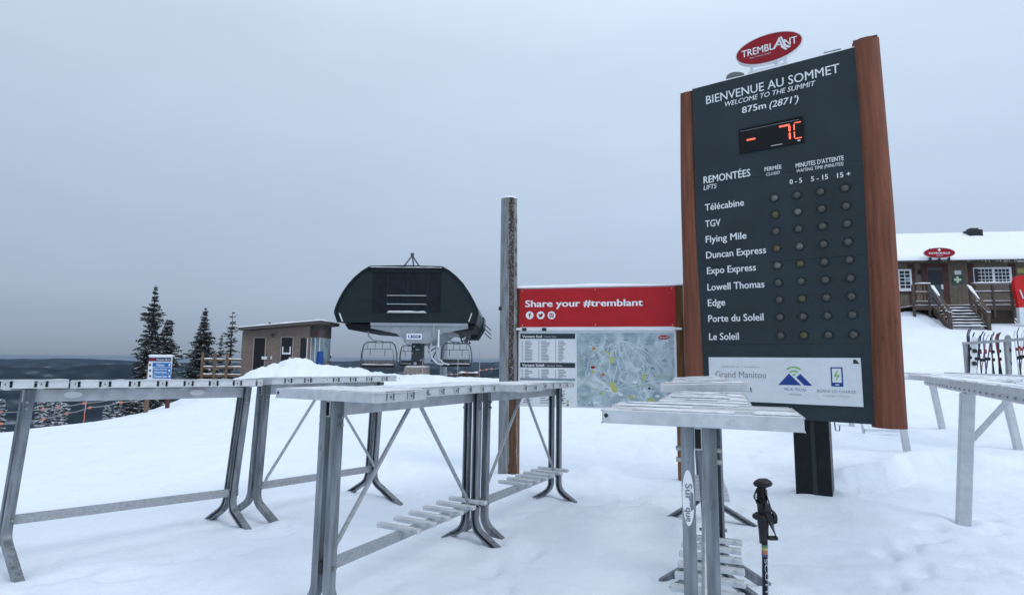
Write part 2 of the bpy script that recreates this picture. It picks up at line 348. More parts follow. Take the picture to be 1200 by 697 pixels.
rs_ = random.Random(12)
for (xa_, ya_, xb_, yb_) in ((-4.2, 3.4, -1.6, 5.4), (-1.6, 5.4, 1.5, 6.6), (2.2, 3.0, 3.6, 5.4), (3.6, 5.4, 5.6, 6.0), (-.6, 2.4, .1, 5.0), (-3.5, 2.6, -2.2, 2.9), (4.6, 4.1, 3.2, 4.6)):
    L_ = math.hypot(xb_ - xa_, yb_ - ya_); n_s = int(L_ / .36); an_ = math.atan2(yb_ - ya_, xb_ - xa_)
    for k_ in range(n_s):
        f_ = (k_ + .5) / n_s; sd_ = .12 * (1 if k_ % 2 else -1)
        STEP.append((xa_ + (xb_ - xa_) * f_ - math.sin(an_) * sd_ + rs_.uniform(-.05, .05), ya_ + (yb_ - ya_) * f_ + math.cos(an_) * sd_ + rs_.uniform(-.05, .05), an_ + rs_.uniform(-.2, .2)))
def height(x, y):
    x = np.asarray(x, float); y = np.asarray(y, float); sh = x.shape; X = x.ravel(); Y = y.ravel(); r = np.hypot(X, Y)
    loc = np.zeros_like(X); near = r < 75
    xn, yn = X[near], Y[near]
    d2 = (xn[:, None] - CP[None, :, 0]) ** 2 + (yn[:, None] - CP[None, :, 1]) ** 2
    z = tps(d2) @ _w[:_n] + _w[_n] + _w[_n + 1] * xn + _w[_n + 2] * yn
    pm = 0 * xn
    for cx, cy, sx, sy, h in piles: pm = np.maximum(pm, gauss(xn, yn, cx, cy, sx, sy) ** .8 * h)
    z = z + pm * (1 + .28 * fbm(xn * 1.6, yn * 1.6, 3, 9))
    # lumpy ploughed snow round the piles, soft drifts elsewhere
    rough = sum(gauss(xn, yn, q[0], q[1], 2.6, 2.6) for q in piles[:7])
    z = z + np.clip(rough, 0, 1) * .16 * fbm(xn * 2.6, yn * 2.6, 4, 21)
    z = z + .055 * fbm(xn * .8, yn * .8, 3, 3) + .045 * fbm(xn * 1.9, yn * 2.3, 4, 5) * sstep(.5, 3, np.hypot(xn, yn))
    z = z + .045 * np.minimum(fbm(xn * 4.1, yn * 3.4, 4, 6) + .10, 0) * sstep(-.25, .2, fbm(xn * .5, yn * .5, 2, 17))
    for fx_, fy_, fr_ in FEET: z = z - .055 * gauss(xn, yn, fx_, fy_, fr_, fr_) + .034 * gauss(xn, yn, fx_, fy_ + .02, fr_ * 2.4, fr_ * 2.4) * (1 + .8 * fbm(xn * 5, yn * 5, 2, 44))
    for i_ in range(len(STEP)):
        sx_, sy_, sa_ = STEP[i_]; m2 = (np.abs(xn - sx_) < .5) & (np.abs(yn - sy_) < .5)
        if m2.any(): z[m2] = z[m2] - .050 * np.clip(gauss(xn[m2], yn[m2], sx_, sy_, .16, .075, sa_) * 1.6, 0, 1) + .014 * gauss(xn[m2], yn[m2], sx_, sy_, .26, .15, sa_)
    # drift with an undercut step right of the black column
    ly = np.interp(xn, ledx, ledy); m_ = sstep(ledx[0] - .15, ledx[0] + .5, xn) * (1 - sstep(7.0, 8.3, xn))
    jag = .26 * fbm(xn * 1.5, xn * 0 + 3.3, 2, 31) + .10 * fbm(xn * 2.2, yn * 2.2, 2, 32); dd = yn - ly - jag
    z = z + m_ * .30 * sstep(0, .24, dd) * np.exp(-np.clip(dd, 0, 9) / 1.0) - m_ * .08 * np.exp(-(dd / .35) ** 2) * (dd < 0)
    b = G(704, 568); z = z + .17 * gauss(xn, yn, b.x + .1, b.y + .4, .42, .35) * (1 + .5 * fbm(xn * 3, yn * 3, 2, 8))
    b = G(955, 580); z = z + .13 * gauss(xn, yn, b.x, b.y - .2, .55, .5)
    z = z + .05 * gauss(xn, yn, .1, 7.4, .9, .5)
    loc[near] = z
    # the mountain falls to the valley; ridges beyond
    az = np.arctan2(X, Y)
    mtn = -6 - .34 * (r - 40) + 6 * fbm(X / 60, Y / 60, 3, 11)
    val = -505 + 22 * fbm(X / 1500, Y / 1500, 4, 12)
    mtn = np.maximum(mtn, val)
    fh = 368 * np.exp(-((r - 6500) / 900) ** 2) * (1 + .50 * fbm(az * 6 + 2, az * 0 + .5, 5, 13) + .05 * fbm(X / 400, Y / 400, 3, 16)) * (r > 2500)
    fh2 = 400 * np.exp(-((r - 15000) / 2600) ** 2) * (1 + .40 * fbm(az * 7 + 7, az * 0 + 2.5, 4, 14)) * (r > 8000)
    mtn = mtn + fh + fh2
    bl = sstep(44, 66, r)
    return (loc * (1 - bl) + mtn * bl).reshape(sh)
def gz(x, y): return float(height(np.array([x]), np.array([y]))[0])
rad = list(np.arange(.5, 9, .05)); 
while rad[-1] < 70: rad.append(rad[-1] * 1.011)
while rad[-1] < 42000: rad.append(rad[-1] * 1.045)
rad = np.array(rad)
ang = np.radians(np.concatenate([np.arange(-52, 52.01, .15), np.arange(54, 307.9, 3)]))
A_, R_ = np.meshgrid(ang, rad); XX = R_ * np.sin(A_); YY = R_ * np.cos(A_); ZZ = height(XX, YY)
nr, na = XX.shape
vco = np.stack([XX, YY, ZZ], -1).reshape(-1, 3); vco = np.vstack([vco, [[0, 0, gz(0, 0)]]])
i = np.arange(nr - 1)[:, None]; j = np.arange(na)[None, :]; j2 = (j + 1) % na
quads = np.stack([i * na + j, i * na + j2, (i + 1) * na + j2, (i + 1) * na + j], -1).reshape(-1, 4)[:, ::-1]
cen = len(vco) - 1; tris = np.stack([np.full(na, cen), np.arange(na), (np.arange(na) + 1) % na], -1)[:, ::-1]
me = bpy.data.meshes.new('ground'); me.vertices.add(len(vco)); me.vertices.foreach_set('co', vco.ravel())
lp = np.concatenate([quads.ravel(), tris.ravel()]); me.loops.add(len(lp)); me.loops.foreach_set('vertex_index', lp)
me.polygons.add(len(quads) + len(tris))
me.polygons.foreach_set('loop_start', np.concatenate([np.arange(len(quads)) * 4, len(quads) * 4 + np.arange(len(tris)) * 3]))
me.polygons.foreach_set('use_smooth', np.ones(len(quads) + len(tris), bool)); me.update(calc_edges=True); me.validate()
def ground_material():
    m = bpy.data.materials.new('snow_and_forest'); m.use_nodes = True; t = m.node_tree; n = t.nodes; lk = t.links.new; p = n['Principled BSDF']
    p.inputs['Specular IOR Level'].default_value = .0; p.inputs['Roughness'].default_value = 1
    g = n.new('ShaderNodeNewGeometry')
    ln = n.new('ShaderNodeVectorMath'); ln.operation = 'LENGTH'; lk(g.outputs['Position'], ln.inputs[0])
    mr_ = n.new('ShaderNodeMapRange'); mr_.interpolation_type = 'SMOOTHSTEP'; mr_.inputs[1].default_value = 60; mr_.inputs[2].default_value = 110; lk(ln.outputs['Value'], mr_.inputs[0])
    def nz(sc_, det=5):
        k = n.new('ShaderNodeTexNoise'); k.inputs['Scale'].default_value = sc_; k.inputs['Detail'].default_value = det; lk(g.outputs['Position'], k.inputs['Vector']); return k
    s1 = nz(.35, 4); r1 = n.new('ShaderNodeValToRGB'); r1.color_ramp.elements[0].position = .3; r1.color_ramp.elements[0].color = (.72, .785, .86, 1); r1.color_ramp.elements[1].position = .7; r1.color_ramp.elements[1].color = (.77, .825, .89, 1); lk(s1.outputs[0], r1.inputs[0])
    f1 = nz(.005, 12); r2 = n.new('ShaderNodeValToRGB'); cs = [(.38, (.010, .015, .020)), (.52, (.020, .028, .033)), (.60, (.035, .045, .052)), (.72, (.15, .17, .19))]
    r2.color_ramp.elements[0].position = cs[0][0]; r2.color_ramp.elements[0].color = (*cs[0][1], 1); r2.color_ramp.elements[1].position = cs[3][0]; r2.color_ramp.elements[1].color = (*cs[3][1], 1)
    for q, cc in cs[1:3]: e = r2.color_ramp.elements.new(q); e.color = (*cc, 1)
    lk(f1.outputs[0], r2.inputs[0])
    mx_ = n.new('ShaderNodeMix'); mx_.data_type = 'RGBA'; lk(mr_.outputs[0], mx_.inputs['Factor']); lk(r1.outputs[0], mx_.inputs['A']); lk(r2.outputs[0], mx_.inputs['B']); lk(mx_.outputs['Result'], p.inputs['Base Color'])
    b1_ = nz(5, 9); b2_ = nz(45, 5); ad = n.new('ShaderNodeMath'); ad.operation = 'MULTIPLY_ADD'; lk(b2_.outputs[0], ad.inputs[0]); ad.inputs[1].default_value = .22; lk(b1_.outputs[0], ad.inputs[2])
    bp = n.new('ShaderNodeBump'); bp.inputs['Strength'].default_value = .7; bp.inputs['Distance'].default_value = .04; lk(ad.outputs[0], bp.inputs['Height']); lk(bp.outputs[0], p.inputs['Normal'])
    return m
me.materials.append(ground_material())
go = bpy.data.objects.new('ground', me); col.objects.link(go); tag(go, 'snow covered summit ground falling away to forested hills', None, None, 'structure')

# ------------------------------------------------------------------ haze
hz = MB().box(-40000, 40000, -40000, 40000, -640, 13.5).build('haze', bpy.data.materials.new('haze_air'))
hm = hz.data.materials[0]; hm.use_nodes = True; hm.node_tree.nodes.clear()
pv = hm.node_tree.nodes.new('ShaderNodeVolumePrincipled'); pv.inputs['Color'].default_value = (.31, .43, .60, 1); pv.inputs['Density'].default_value = 2.3e-5; pv.inputs['Anisotropy'].default_value = 0
ho = hm.node_tree.nodes.new('ShaderNodeOutputMaterial'); hm.node_tree.links.new(pv.outputs[0], ho.inputs['Volume'])
tag(hz, 'thin cold haze over the valley', None, None, 'stuff')
HAZE = hz

# ------------------------------------------------------------------ lettering
def text_mesh(s, bold=0.0, shear=0.0, spacing=1.0):
    cu = bpy.data.curves.new('t', 'FONT'); cu.body = s; cu.size = 1; cu.offset = bold; cu.shear = shear; cu.space_character = spacing; cu.resolution_u = 3
    ob = bpy.data.objects.new('t', cu); col.objects.link(ob); bpy.context.view_layer.update()
    m = bpy.data.meshes.new_from_object(ob.evaluated_get(bpy.context.evaluated_depsgraph_get())); bpy.data.objects.remove(ob); bpy.data.curves.remove(cu); return m
_cap = None
def lettering(s, parent, x0, x1, zb, y, m, cap=None, bold=0.0, shear=0.0, name='lettering', z1=None, serif=0, spacing=1.0, rot=None):
    """s spans local x0..x1 with its baseline at height zb (z1 at the right end); cap = capital height in metres"""
    me_ = text_mesh(s, 0, shear, spacing)
    nv = len(me_.vertices); co = np.zeros(nv * 3); me_.vertices.foreach_get('co', co); co = co.reshape(-1, 3)
    if bold:
        pf = [tuple(p_.vertices) for p_ in me_.polygons]; cos = []; pfs = []
        for k_, (dx_, dz_) in enumerate(((-1, 0), (1, 0), (0, .6), (0, -.6), (.5, 0), (-.5, 0))):
            cos.append(co + np.array([dx_ * bold, dz_ * bold, k_ * 1e-3])); pfs += [tuple(i_ + k_ * nv for i_ in f_) for f_ in pf]
        co = np.vstack(cos); bpy.data.meshes.remove(me_); me_ = bpy.data.meshes.new(name); me_.from_pydata(co.tolist(), [], pfs)
    mn_, mx_ = co[:, 0].min(), co[:, 0].max(); sx = (x1 - x0) / (mx_ - mn_); sz = cap / .728 if cap else sx
    dz = 0 if z1 is None else z1 - zb
    out = np.stack([x0 + (co[:, 0] - mn_) * sx, y - co[:, 2] * .12, zb + co[:, 1] * sz + dz * (co[:, 0] - mn_) / (mx_ - mn_)], -1)
    me_.vertices.foreach_set('co', out.ravel()); me_.materials.clear(); me_.materials.append(m); me_.update(); me_.name = name
    o = bpy.data.objects.new(name, me_); col.objects.link(o); o.parent = parent; return o
def ellipse(cx, cz, a, b, n=40, t0=0, t1=2 * math.pi): return [(cx + a * math.cos(t0 + (t1 - t0) * k / n), cz + b * math.sin(t0 + (t1 - t0) * k / n)) for k in range(n)]
def arcband(mb, cx, cz, r0, r1, a0, a1, y, n=14, mi=0):
    for k in range(n):
        t0 = a0 + (a1 - a0) * k / n; t1 = a0 + (a1 - a0) * (k + 1) / n
        mb.flat([(cx + r0 * math.cos(t0), cz + r0 * math.sin(t0)), (cx + r1 * math.cos(t0), cz + r1 * math.sin(t0)), (cx + r1 * math.cos(t1), cz + r1 * math.sin(t1)), (cx + r0 * math.cos(t1), cz + r0 * math.sin(t1))], y, mi)
def strip(mb, pts, wd, y, mi=0):
    for (a, b), (c, d) in zip(pts, pts[1:]):
        l = math.hypot(c - a, d - b) or 1; nx, nz_ = -(d - b) / l * wd / 2, (c - a) / l * wd / 2
        mb.flat([(a + nx, b + nz_), (c + nx, d + nz_), (c - nx, d - nz_), (a - nx, b - nz_)], y, mi)

# ------------------------------------------------------------------ ski racks
def leg_frames(side, y, ydir, ztop=1.332, zb=.20, zend=-.14, x0=.047, rad_=.15, splay=54, lean=0.0):
    """path of a channel leg: straight down, then bent outwards (side = -1 / 1)"""
    fr = []; ax = Vector((0, ydir, 0))
    def add(x, z, a):     # a = bend angle
        n_ = Vector((side * math.cos(a), 0, math.sin(a) * 1.0)); fr.append(((side * x - lean * (1.332 - z), y, z), n_, ax))
    add(x0, ztop, 0); add(x0, zb + .3, 0); add(x0, zb, 0)
    for k in range(1, 8):
        a = math.radians(splay) * k / 7; add(x0 + rad_ * (1 - math.cos(a)), zb - rad_ * math.sin(a), a)
    a = math.radians(splay); x = x0 + rad_ * (1 - math.cos(a)); z = zb - rad_ * math.sin(a); t = (z - zend) / math.cos(a)
    add(x + t * math.sin(a), zend, a); return fr
CH = [(-.027, -.028), (.027, -.028), (.027, .028), (.013, .028), (.013, .022), (.021, .022), (.021, -.022), (-.021, -.022), (-.021, .022), (-.013, .022), (-.013, .028), (-.027, .028)]
def make_rack(A, B, label, lower=True, braces=True, tilt=0.0, ovals=(), lean=0.0, drop=0.0, zb=.24, ys0=-.03, splay=58, skew=0.0, sheet=True, long_w=.82, short_w=.47, seed=0, sticker=False, snow=True, zg=0.0, roofsnow=.010):
    d = Vector((B.x - A.x, B.y - A.y, 0)); Ln = d.length; rz = math.atan2(-d.x, d.y)
    t = thing('ski_rack', label, 'ski rack', (A.x, A.y, zg), rz, 'metal ski racks standing in the snow'); t.rotation_euler = (-drop / Ln, tilt, rz)
    rnd = random.Random(seed)
    for yy, yd in ((0, 1), (Ln, -1)):
        for sd in (-1, 1):
            lo_ = MB().sweep(CH, leg_frames(sd, yy, yd, lean=lean, zb=zb, splay=splay)).build('leg', M('galvanised'), t, smooth='angle')
            lo_.rotation_euler.z = skew; lo_.location = (yy * math.sin(skew), yy - yy * math.cos(skew), 0)
        y0 = yy - yd * .030
        for z0, z1 in ((.302, .37),):
            zc = lean * (1.332 - z0); MB().box(-.013 - zc, .013 - zc, min(y0, y0 + yd * .05), max(y0, y0 + yd * .05), z0, z1).build('spacer', M('dark_steel'), t)
        bo = None
        for z in (1.235, 1.185, .34):
            for sd in (-1, 1):
                if bo is None: bo = MB().tube([(-.012, 0, 0), (.012, 0, 0)], .011, 6).build('bolt', M('bolt_metal'), t); ob = bo
                else: ob = inst(bo, 'bolt', t, (0, 0, 0))
                ob.location = (sd * .084 - lean * (1.332 - z), yy, z)
    MB().box(-.0170, .0170, -.036, Ln + .036, 1.235, 1.335, bev=.003).build('beam', M('aluminium_end'), t)
    MB().box(-.0125, .0125, -.0375, -.0362, 1.242, 1.325).build('beam_end_shade', M('screen_black'), t)  # black plate painting in the shade inside the hollow beam end
    MB().box(-.014 - lean * .92, .014 - lean * .92, .004, Ln - .004, .300, .372, bev=.003).build('lower_beam', M('galvanised_beam'), t)
    MB().box(-short_w / 2 + .03, short_w / 2 - .03, ys0 - .04, Ln + .04, 1.3365, 1.372).build('slot_shade', M('dark_steel'), t)  # dark cores below the slats, painting shade into the slots between them
    MB().box(-long_w / 2 + .03, long_w / 2 - .03, ys0 - .04, ys0 + .43, 1.3368, 1.3745).build('slot_shade', M('dark_steel'), t)
    # slats
    lw = MB().box(-long_w / 2, long_w / 2, -.060, .060, 0, .062, bev=.004).build('slat', M('aluminium'), t)
    sw = MB().box(-short_w / 2, short_w / 2, -.060, .060, 0, .062, bev=.004).build('slat', M('aluminium'), t)
    nl = MB().box(-long_w / 2 + .006, long_w / 2 - .006, -.024, .024, 0, .060, bev=.003).build('slat', M('aluminium_end'), t)
    ns = MB().box(-short_w / 2 + .006, short_w / 2 - .006, -.024, .024, 0, .060, bev=.003).build('slat', M('aluminium_end'), t)
    y = ys0; k = 0; ys = []
    while y < Ln + .08:
        src = lw if k < 3 else sw
        o = src if k in (0, 3) else inst(src, 'slat', t, (0, 0, 0))
        o.location = (rnd.uniform(-.004, .004), y, 1.336 + rnd.uniform(0, .002)); ys.append((y, k))
        if y + .1 < Ln + .08 and True:
            src = nl if k < 2 else ns; first = (k == 0 or k == 2)
            o = src if first else inst(src, 'slat', t, (0, 0, 0)); o.location = (rnd.uniform(-.003, .003), y + .1, 1.336)
        y += .2; k += 1
    for wd_, ya_, yb_ in ((long_w, ys0 - .06, ys0 + .46), (short_w, ys0 + .485, ys[-1][0] + .06)):
        for sd in (-1, 1):
            x_ = sd * (wd_ / 2 + .0025)
            MB().box(x_ - .002, x_ + .002, ya_, yb_, 1.3895, 1.3975).build('edge_strip', M('aluminium'), t)
            MB().box(x_ - .002, x_ + .002, ya_, yb_, 1.336, 1.3435).build('edge_strip', M('aluminium'), t)
    if lower:
        ls = MB().box(-.19, .19, -.024, .024, 0, .034, bev=.006).build('foot_slat', M('aluminium'), t)
        for q in range(6):
            o = ls if q == 0 else inst(ls, 'foot_slat', t, (0, 0, 0)); o.location = (rnd.uniform(-.005, .005) - .01, Ln - .03 - q * .19, .370)
    if braces:
        for sd, (ya, yb) in ((1, (.04, Ln / 2 - .05)), (-1, (Ln - .04, Ln / 2 + .06))):
            MB().tube([(.0, ya, .37), (.0, ya + (yb - ya) * .04, .42), (.0, yb - (yb - ya) * .04, 1.225), (.0, yb, 1.255)], [.012, .0155, .0155, .012], 8).build('brace', M('galvanised_beam'), t, smooth='angle')
    hl = MB()
    for yy, kk in ys:
        wd = long_w if kk < 3 else short_w
        for sd in (-1, 1): hl.box(sd * (wd / 2 + .0005) - .0015, sd * (wd / 2 + .0005) + .0015, yy + .097, yy + .103, 1.36, 1.374)
    hl.box(.32, .328, ys0 - .0590, ys0 - .0570, 1.352, 1.368); hl.tube([(-.39, ys0 - .0565, 1.372), (-.39, ys0 - .061, 1.372)], .010, 8)
    hl.build('rivet', M('dark_steel'), t)['kind'] = 'stuff'
    if snow:
        sm = MB()
        if sheet:
            snowcap(sm, -long_w / 2 + .012, long_w / 2 - .012, ys0 - .05, ys0 + .455, 1.3985, .007, 24, 14, seed)
            snowcap(sm, -short_w / 2 + .010, short_w / 2 - .010, ys0 + .49, ys[-1][0] + .05, 1.3985, .008, 14, 44, seed + 5)
        for yy, kk in ys:
            wd = (long_w if kk < 3 else short_w) / 2
            for q in range(3):
                a = rnd.uniform(-wd, wd * .6); b = min(wd - .01, a + rnd.uniform(.08, .45))
                snowcap(sm, a, b, yy - .05, yy + .05, 1.399, roofsnow * rnd.uniform(.4, 1.2), 8, 3, seed + q + kk)
        o = sm.build('snow_cover', mat('frost_top', (.62, .655, .69), .8, var=.16, scale=22, bump=.3, bscale=80), t, smooth=True); o['kind'] = 'stuff'
    for (xs, yy, z) in ovals:
        mbx = MB(); n_ = 20
        vs = [(xs, yy + .062 * math.cos(2 * math.pi * q / n_), z + .026 * math.sin(2 * math.pi * q / n_)) for q in range(n_)]
        mbx.add(vs, [tuple(range(n_))]).build('oval_label', M('white_paint'), t)
    if sticker:
        # white oval sticker with maker's lettering running down the left leg
        e = MB(); e.flat(ellipse(-.047, 1.03, .0245, .118, 36), -.0290); so_ = e.build('sticker', M('white_paint'), t)
        lt = lettering('Sur', so_, -.065, .05, 0, 0, M('ink_grey'), cap=.030, bold=.02); lt.matrix_local = Matrix.Translation((-.058, -.0305, 1.115)) @ Matrix.Rotation(math.radians(90), 4, 'Y') @ Matrix.Translation((.065, 0, 0)) @ Matrix.Scale(.62, 4, (1, 0, 0))
        lt = lettering('que', so_, 0, .06, 0, 0, M('ink_grey'), cap=.028, bold=.02); lt.matrix_local = Matrix.Translation((-.058, -.0305, .99)) @ Matrix.Rotation(math.radians(90), 4, 'Y')
        mb_ = MB(); mb_.flat([(-.036, 1.06), (-.026, 1.05), (-.025, .985), (-.035, .975), (-.041, 1.0), (-.038, 1.03)], -.0310); mb_.build('sticker_tear', M('galvanised'), so_)
    return t
zl = .335
M1a, M1b = G(379, 664, zl), G(551, 590, zl)
M2a = M1b + (G(650, 551, zl) - M1b) * .09; M2b = G(650, 549, zl)
make_rack(M1a, M1b, 'centre rack with foot slats, its near slat overlapping the end of the left racks', seed=1, drop=.02)
make_rack(M2a, M2b, 'rack right in front of the grey log and the map board', seed=2, drop=.03, zg=-.025)
L1a, L1b = G(14, 612, .34), G(281, 568, .40); L2a, L2b = G(306, 569, .34), G(443, 546, .36)
make_rack(L1a, L1b, 'rack at the left edge without foot slats or braces, two white ovals on its beam', lower=False, braces=False, lean=.15, tilt=-.06, splay=61, skew=.26, seed=3, zg=.0, zb=.29, ys0=-.23, drop=.02, ovals=((.0265, .28, 1.288), (.0265, 1.18, 1.288)))
make_rack(L2a, L2b, 'braced rack without foot slats behind the centre rack, its beam leading to the snow pile', lower=False, lean=.09, tilt=-.05, splay=61, skew=.22, seed=4, zb=.29, zg=-.01)
T1a = V(818, 500, 2.50); T1a.z = 0; T1b = Vector((1.43, 4.05, 0)); T2a = Vector((1.50, 4.22, 0)); T2b = Vector((2.01, 5.88, 0))
make_rack(T1a, T1b, 'rack seen end on beside the ski pole, white oval sticker on its left leg', seed=5, sticker=True, roofsnow=.014, zg=-.02, sheet=False)
make_rack(T2a, T2b, 'rack right behind the end-on one with the oval sticker, below the grey info board', seed=6, zg=.035, tilt=-.04, long_w=.62, sheet=False)

def make_post_rack(A, direc, posts, y0, y1, label, seed=0, zg=0.0, lean=0.0, xoff=.22, brace=True, pw=.115):
    rz = math.atan2(-direc.x, direc.y); t = thing('ski_rack', label, 'ski rack', (A.x, A.y, zg), rz, 'painted post ski racks'); t.rotation_euler = (0, lean, rz)
    for py_ in posts: MB().box(-pw / 2, pw / 2, py_ - pw / 2, py_ + pw / 2, -.3, 1.30, bev=.008).build('post', M('rack_paint'), t)
    prof = [(-.04, -.035), (-.02, -.045), (.02, -.045), (.04, -.035), (.04, .04), (-.04, .04)]
    MB().sweep(prof, [((0, y0, 1.345), (1, 0, 0), (0, 0, 1)), ((0, y1, 1.345), (1, 0, 0), (0, 0, 1))]).build('rail', M('rack_paint'), t)
    b = None; y = y0 + .12
    while y < y1:
        if b is None: b = MB().tube([(-.007, 0, 0), (.007, 0, 0)], .010, 6).build('bolt', M('bolt_metal'), t); o = b
        else: o = inst(b, 'bolt', t, (0, 0, 0))
        o.location = (-.046, y, 1.335); y += .2
    s1 = MB().box(-.42, .42, -.045, .045, 0, .035, bev=.006).build('slat', M('white_frost'), t); y = y0 + .08; k = 0; rnd = random.Random(seed); sm = MB()
    while y < y1:
        o = s1 if k == 0 else inst(s1, 'slat', t, (0, 0, 0)); o.location = (xoff + rnd.uniform(-.01, .01), y, 1.39 + rnd.uniform(0, .004)); o.rotation_euler = (0, rnd.uniform(-.006, .02), rnd.uniform(-.02, .02))
        if rnd.random() < .7: snowcap(sm, xoff - .38, xoff + rnd.uniform(-.1, .38), y - .04, y + .04, 1.43, .018, 8, 3, k)
        y += .2; k += 1
    # frame strips along both slat ends
    MB().bar((xoff - .43, y0, 1.40), (xoff - .43, y1, 1.40), .03, .05).build('edge_strip', M('rack_paint'), t)
    MB().bar((xoff + .43, y0, 1.42), (xoff + .43, y1, 1.42), .03, .04).build('edge_strip', M('rack_paint'), t)
    o = sm.build('snow_cover', M('snow_cap'), t, smooth=True); o['kind'] = 'stuff'
    if brace:
        for py_ in posts: MB().bar((.05, py_, .84), (.36, py_, 1.33), .03, .05).build('brace', M('rack_paint'), t)
    return t
Rp = G(1129, 612); Rd = Vector((-.47, -.883, 0)) * -1
make_post_rack(Rp, Rd, [0, -2.6], -3.2, 2.15, 'white painted rack on a square post at the right edge, nearest of the racks there', seed=11, lean=.09)
Rc = G(1065, 536); Rc2 = V(998, 503, 13.2)
make_post_rack(Rc, (Vector((Rc2.x - Rc.x, Rc2.y - Rc.y, 0))).normalized(), [0, 3.6], -.35, 4.2, 'rack half hidden behind the right post of the big info board', seed=12, zg=gz(Rc.x, Rc.y) - .15, lean=-.10, xoff=0, pw=.10, brace=False)
Rb = V(1195, 524, 10.2); Rb2 = V(1106, 501, 12.7)
make_post_rack(Rb, (Vector((Rb2.x - Rb.x, Rb2.y - Rb.y, 0))).normalized(), [0, (Rb2 - Rb).length], -.3, (Rb2 - Rb).length + .3, 'leaning rack behind the square post rack, in front of the standing skis', seed=13, zg=gz(Rb.x, Rb.y) - .16, lean=-.13, xoff=0, pw=.11, brace=False)
# a foot of a buried rack poking out of the snow behind the black column
p = G(1003, 547, .05); t = thing('rack_foot', 'short metal bracket poking out of the snow right of the black column', 'bracket', (p.x, p.y, 0))
MB().bar((0, 0, .07), (.22, .12, .11), .03, .02).build('arm', M('rack_paint'), t); MB().bar((0, 0, -.05), (0, 0, .13), .03).build('stub', M('galvanised'), t)
p = V(1014, 505, 12.0); g_ = gz(p.x, p.y); t = thing('low_bench_rail', 'low snowy rail under the bottom corner of the big info board', 'rail', (p.x, p.y, g_))
MB().bar((0, 0, .07), (.62, -.1, .07), .10, .05).build('rail', M('white_frost'), t); MB().bar((0, .02, -.1), (-.06, .02, .22), .035).build('leg', M('rack_paint'), t)

# ------------------------------------------------------------------ big info board
S = Plane(3.222, 6.67, 33.72)
sg = thing('info_board', 'tall dark slate welcome board between two red brown posts on a black column', 'info board', (3.222, 6.67, 0), -S.yaw)
HW = .9445; Z0, Z1 = .928, 5.269
seams = [Z0] + [S.uv(920, yy)[1] for yy in (433 - 30, 306, 203)] + [Z1]
for a, b in zip(seams, seams[1:]): MB().box(-HW, HW, -.02, .045, a + .0015, b - .0015).build('panel', M('panel_slate'), sg)
MB().box(-HW + .02, HW - .02, .048, .26, Z0 + .03, Z1 - .02).build('back_box', M('column_black'), sg)
def splitlog(xc, r0, r1, z0, z1, seed):
    vs = []; fs = []; n_ = 36; m_ = 48
    for k in range(m_ + 1):
        a = k / m_; z = z0 + (z1 - z0) * a; r = r0 + (r1 - r0) * a; bx = .012 * math.sin(a * 5 + seed)
        for q in range(n_):
            th = 2 * math.pi * q / n_; rr = r * (1 + .05 * noise.noise(Vector((math.cos(th) * 1.4, math.sin(th) * 1.4, z * .7 + seed))) + .025 * noise.noise(Vector((math.cos(th) * 5, math.sin(th) * 5, z * .5 + seed))))
            vs.append((xc + bx + rr * math.cos(th), .06 + rr * .9 * math.sin(th), z))
    for k in range(m_):
        for q in range(n_): fs.append((k * n_ + q, k * n_ + (q + 1) % n_, (k + 1) * n_ + (q + 1) % n_, (k + 1) * n_ + q))
    fs.append(tuple(range(n_))[::-1]); fs.append(tuple(m_ * n_ + q for q in range(n_)))
    return MB().add(vs, fs)
splitlog(-HW - .085, .148, .098, Z0 - .02, Z1 - .02, 1).build('post', M('post_stain'), sg, smooth='angle')
splitlog(HW + .105, .165, .135, Z0 - .03, Z1 + .07, 5).build('post', M('post_stain'), sg, smooth='angle')
# column
u0, _ = S.uv(937, 560); u1, _ = S.uv(976, 560); cxm = (u0 + u1) / 2
co = MB(); co.box(cxm - .215, cxm + .155, .02, .33, -.3, Z0 + .02, bev=.006)
co.build('column', M('column_black'), sg)
MB().box(cxm - .035, cxm + .01, .012, .0195, -.3, Z0 - .004).build('column_seam', M('lamp_ring'), sg)
MB().tube([(cxm + .215, -.02, Z0 - .0), (cxm + .222, -.03, Z0 - .09), (cxm + .26, -.03, Z0 - .09), (cxm + .265, -.02, Z0 - .03)], .006, 6).build('hook', M('dark_steel'), sg)
YT = -.0245
def put(s, pl, pr, cap, m='lettering_white', par=sg, plane=S, y=YT, **k):
    a, za = plane.uv(*pl, off=-y); b, zb = plane.uv(*pr, off=-y); z = (za + zb) / 2
    return lettering(s, par, a, b, z, y, M(m), cap=cap, **k)
put('BIENVENUE AU SOMMET', (827.5, 121), (984, 86.5), .118, bold=.008)
put('WELCOME TO THE SUMMIT', (849.5, 124.5), (956, 101), .066, shear=.22, bold=.010)
put('875m', (869.5, 133), (898, 127), .088, bold=.018)
put("(2871')", (901.5, 127), (936, 119), .088, shear=.2, bold=.016)
put('REMONTÉES', (824.5, 215), (879.5, 206.5), .098, bold=.02)
put('LIFTS', (824.5, 223), (840, 220.5), .066, shear=.2, bold=.01)
put('FERMÉE', (896, 200.5), (916, 198), .052, bold=.018)
put('CLOSED', (898, 206), (914, 204), .038, shear=.2, bold=.01)
put('MINUTES D’ATTENTE', (932.5, 196), (989, 188.5), .058, bold=.02)
put('WAITING TIME (MINUTES)', (933.5, 201.5), (988.5, 194.5), .042, shear=.2, bold=.01)
put('0 - 5', (925.5, 216), (940, 214), .062, bold=.02); put('5 - 15', (950.5, 212.5), (970.5, 210), .062, bold=.02); put('15 +', (981, 208.5), (997, 206.5), .062, bold=.02)
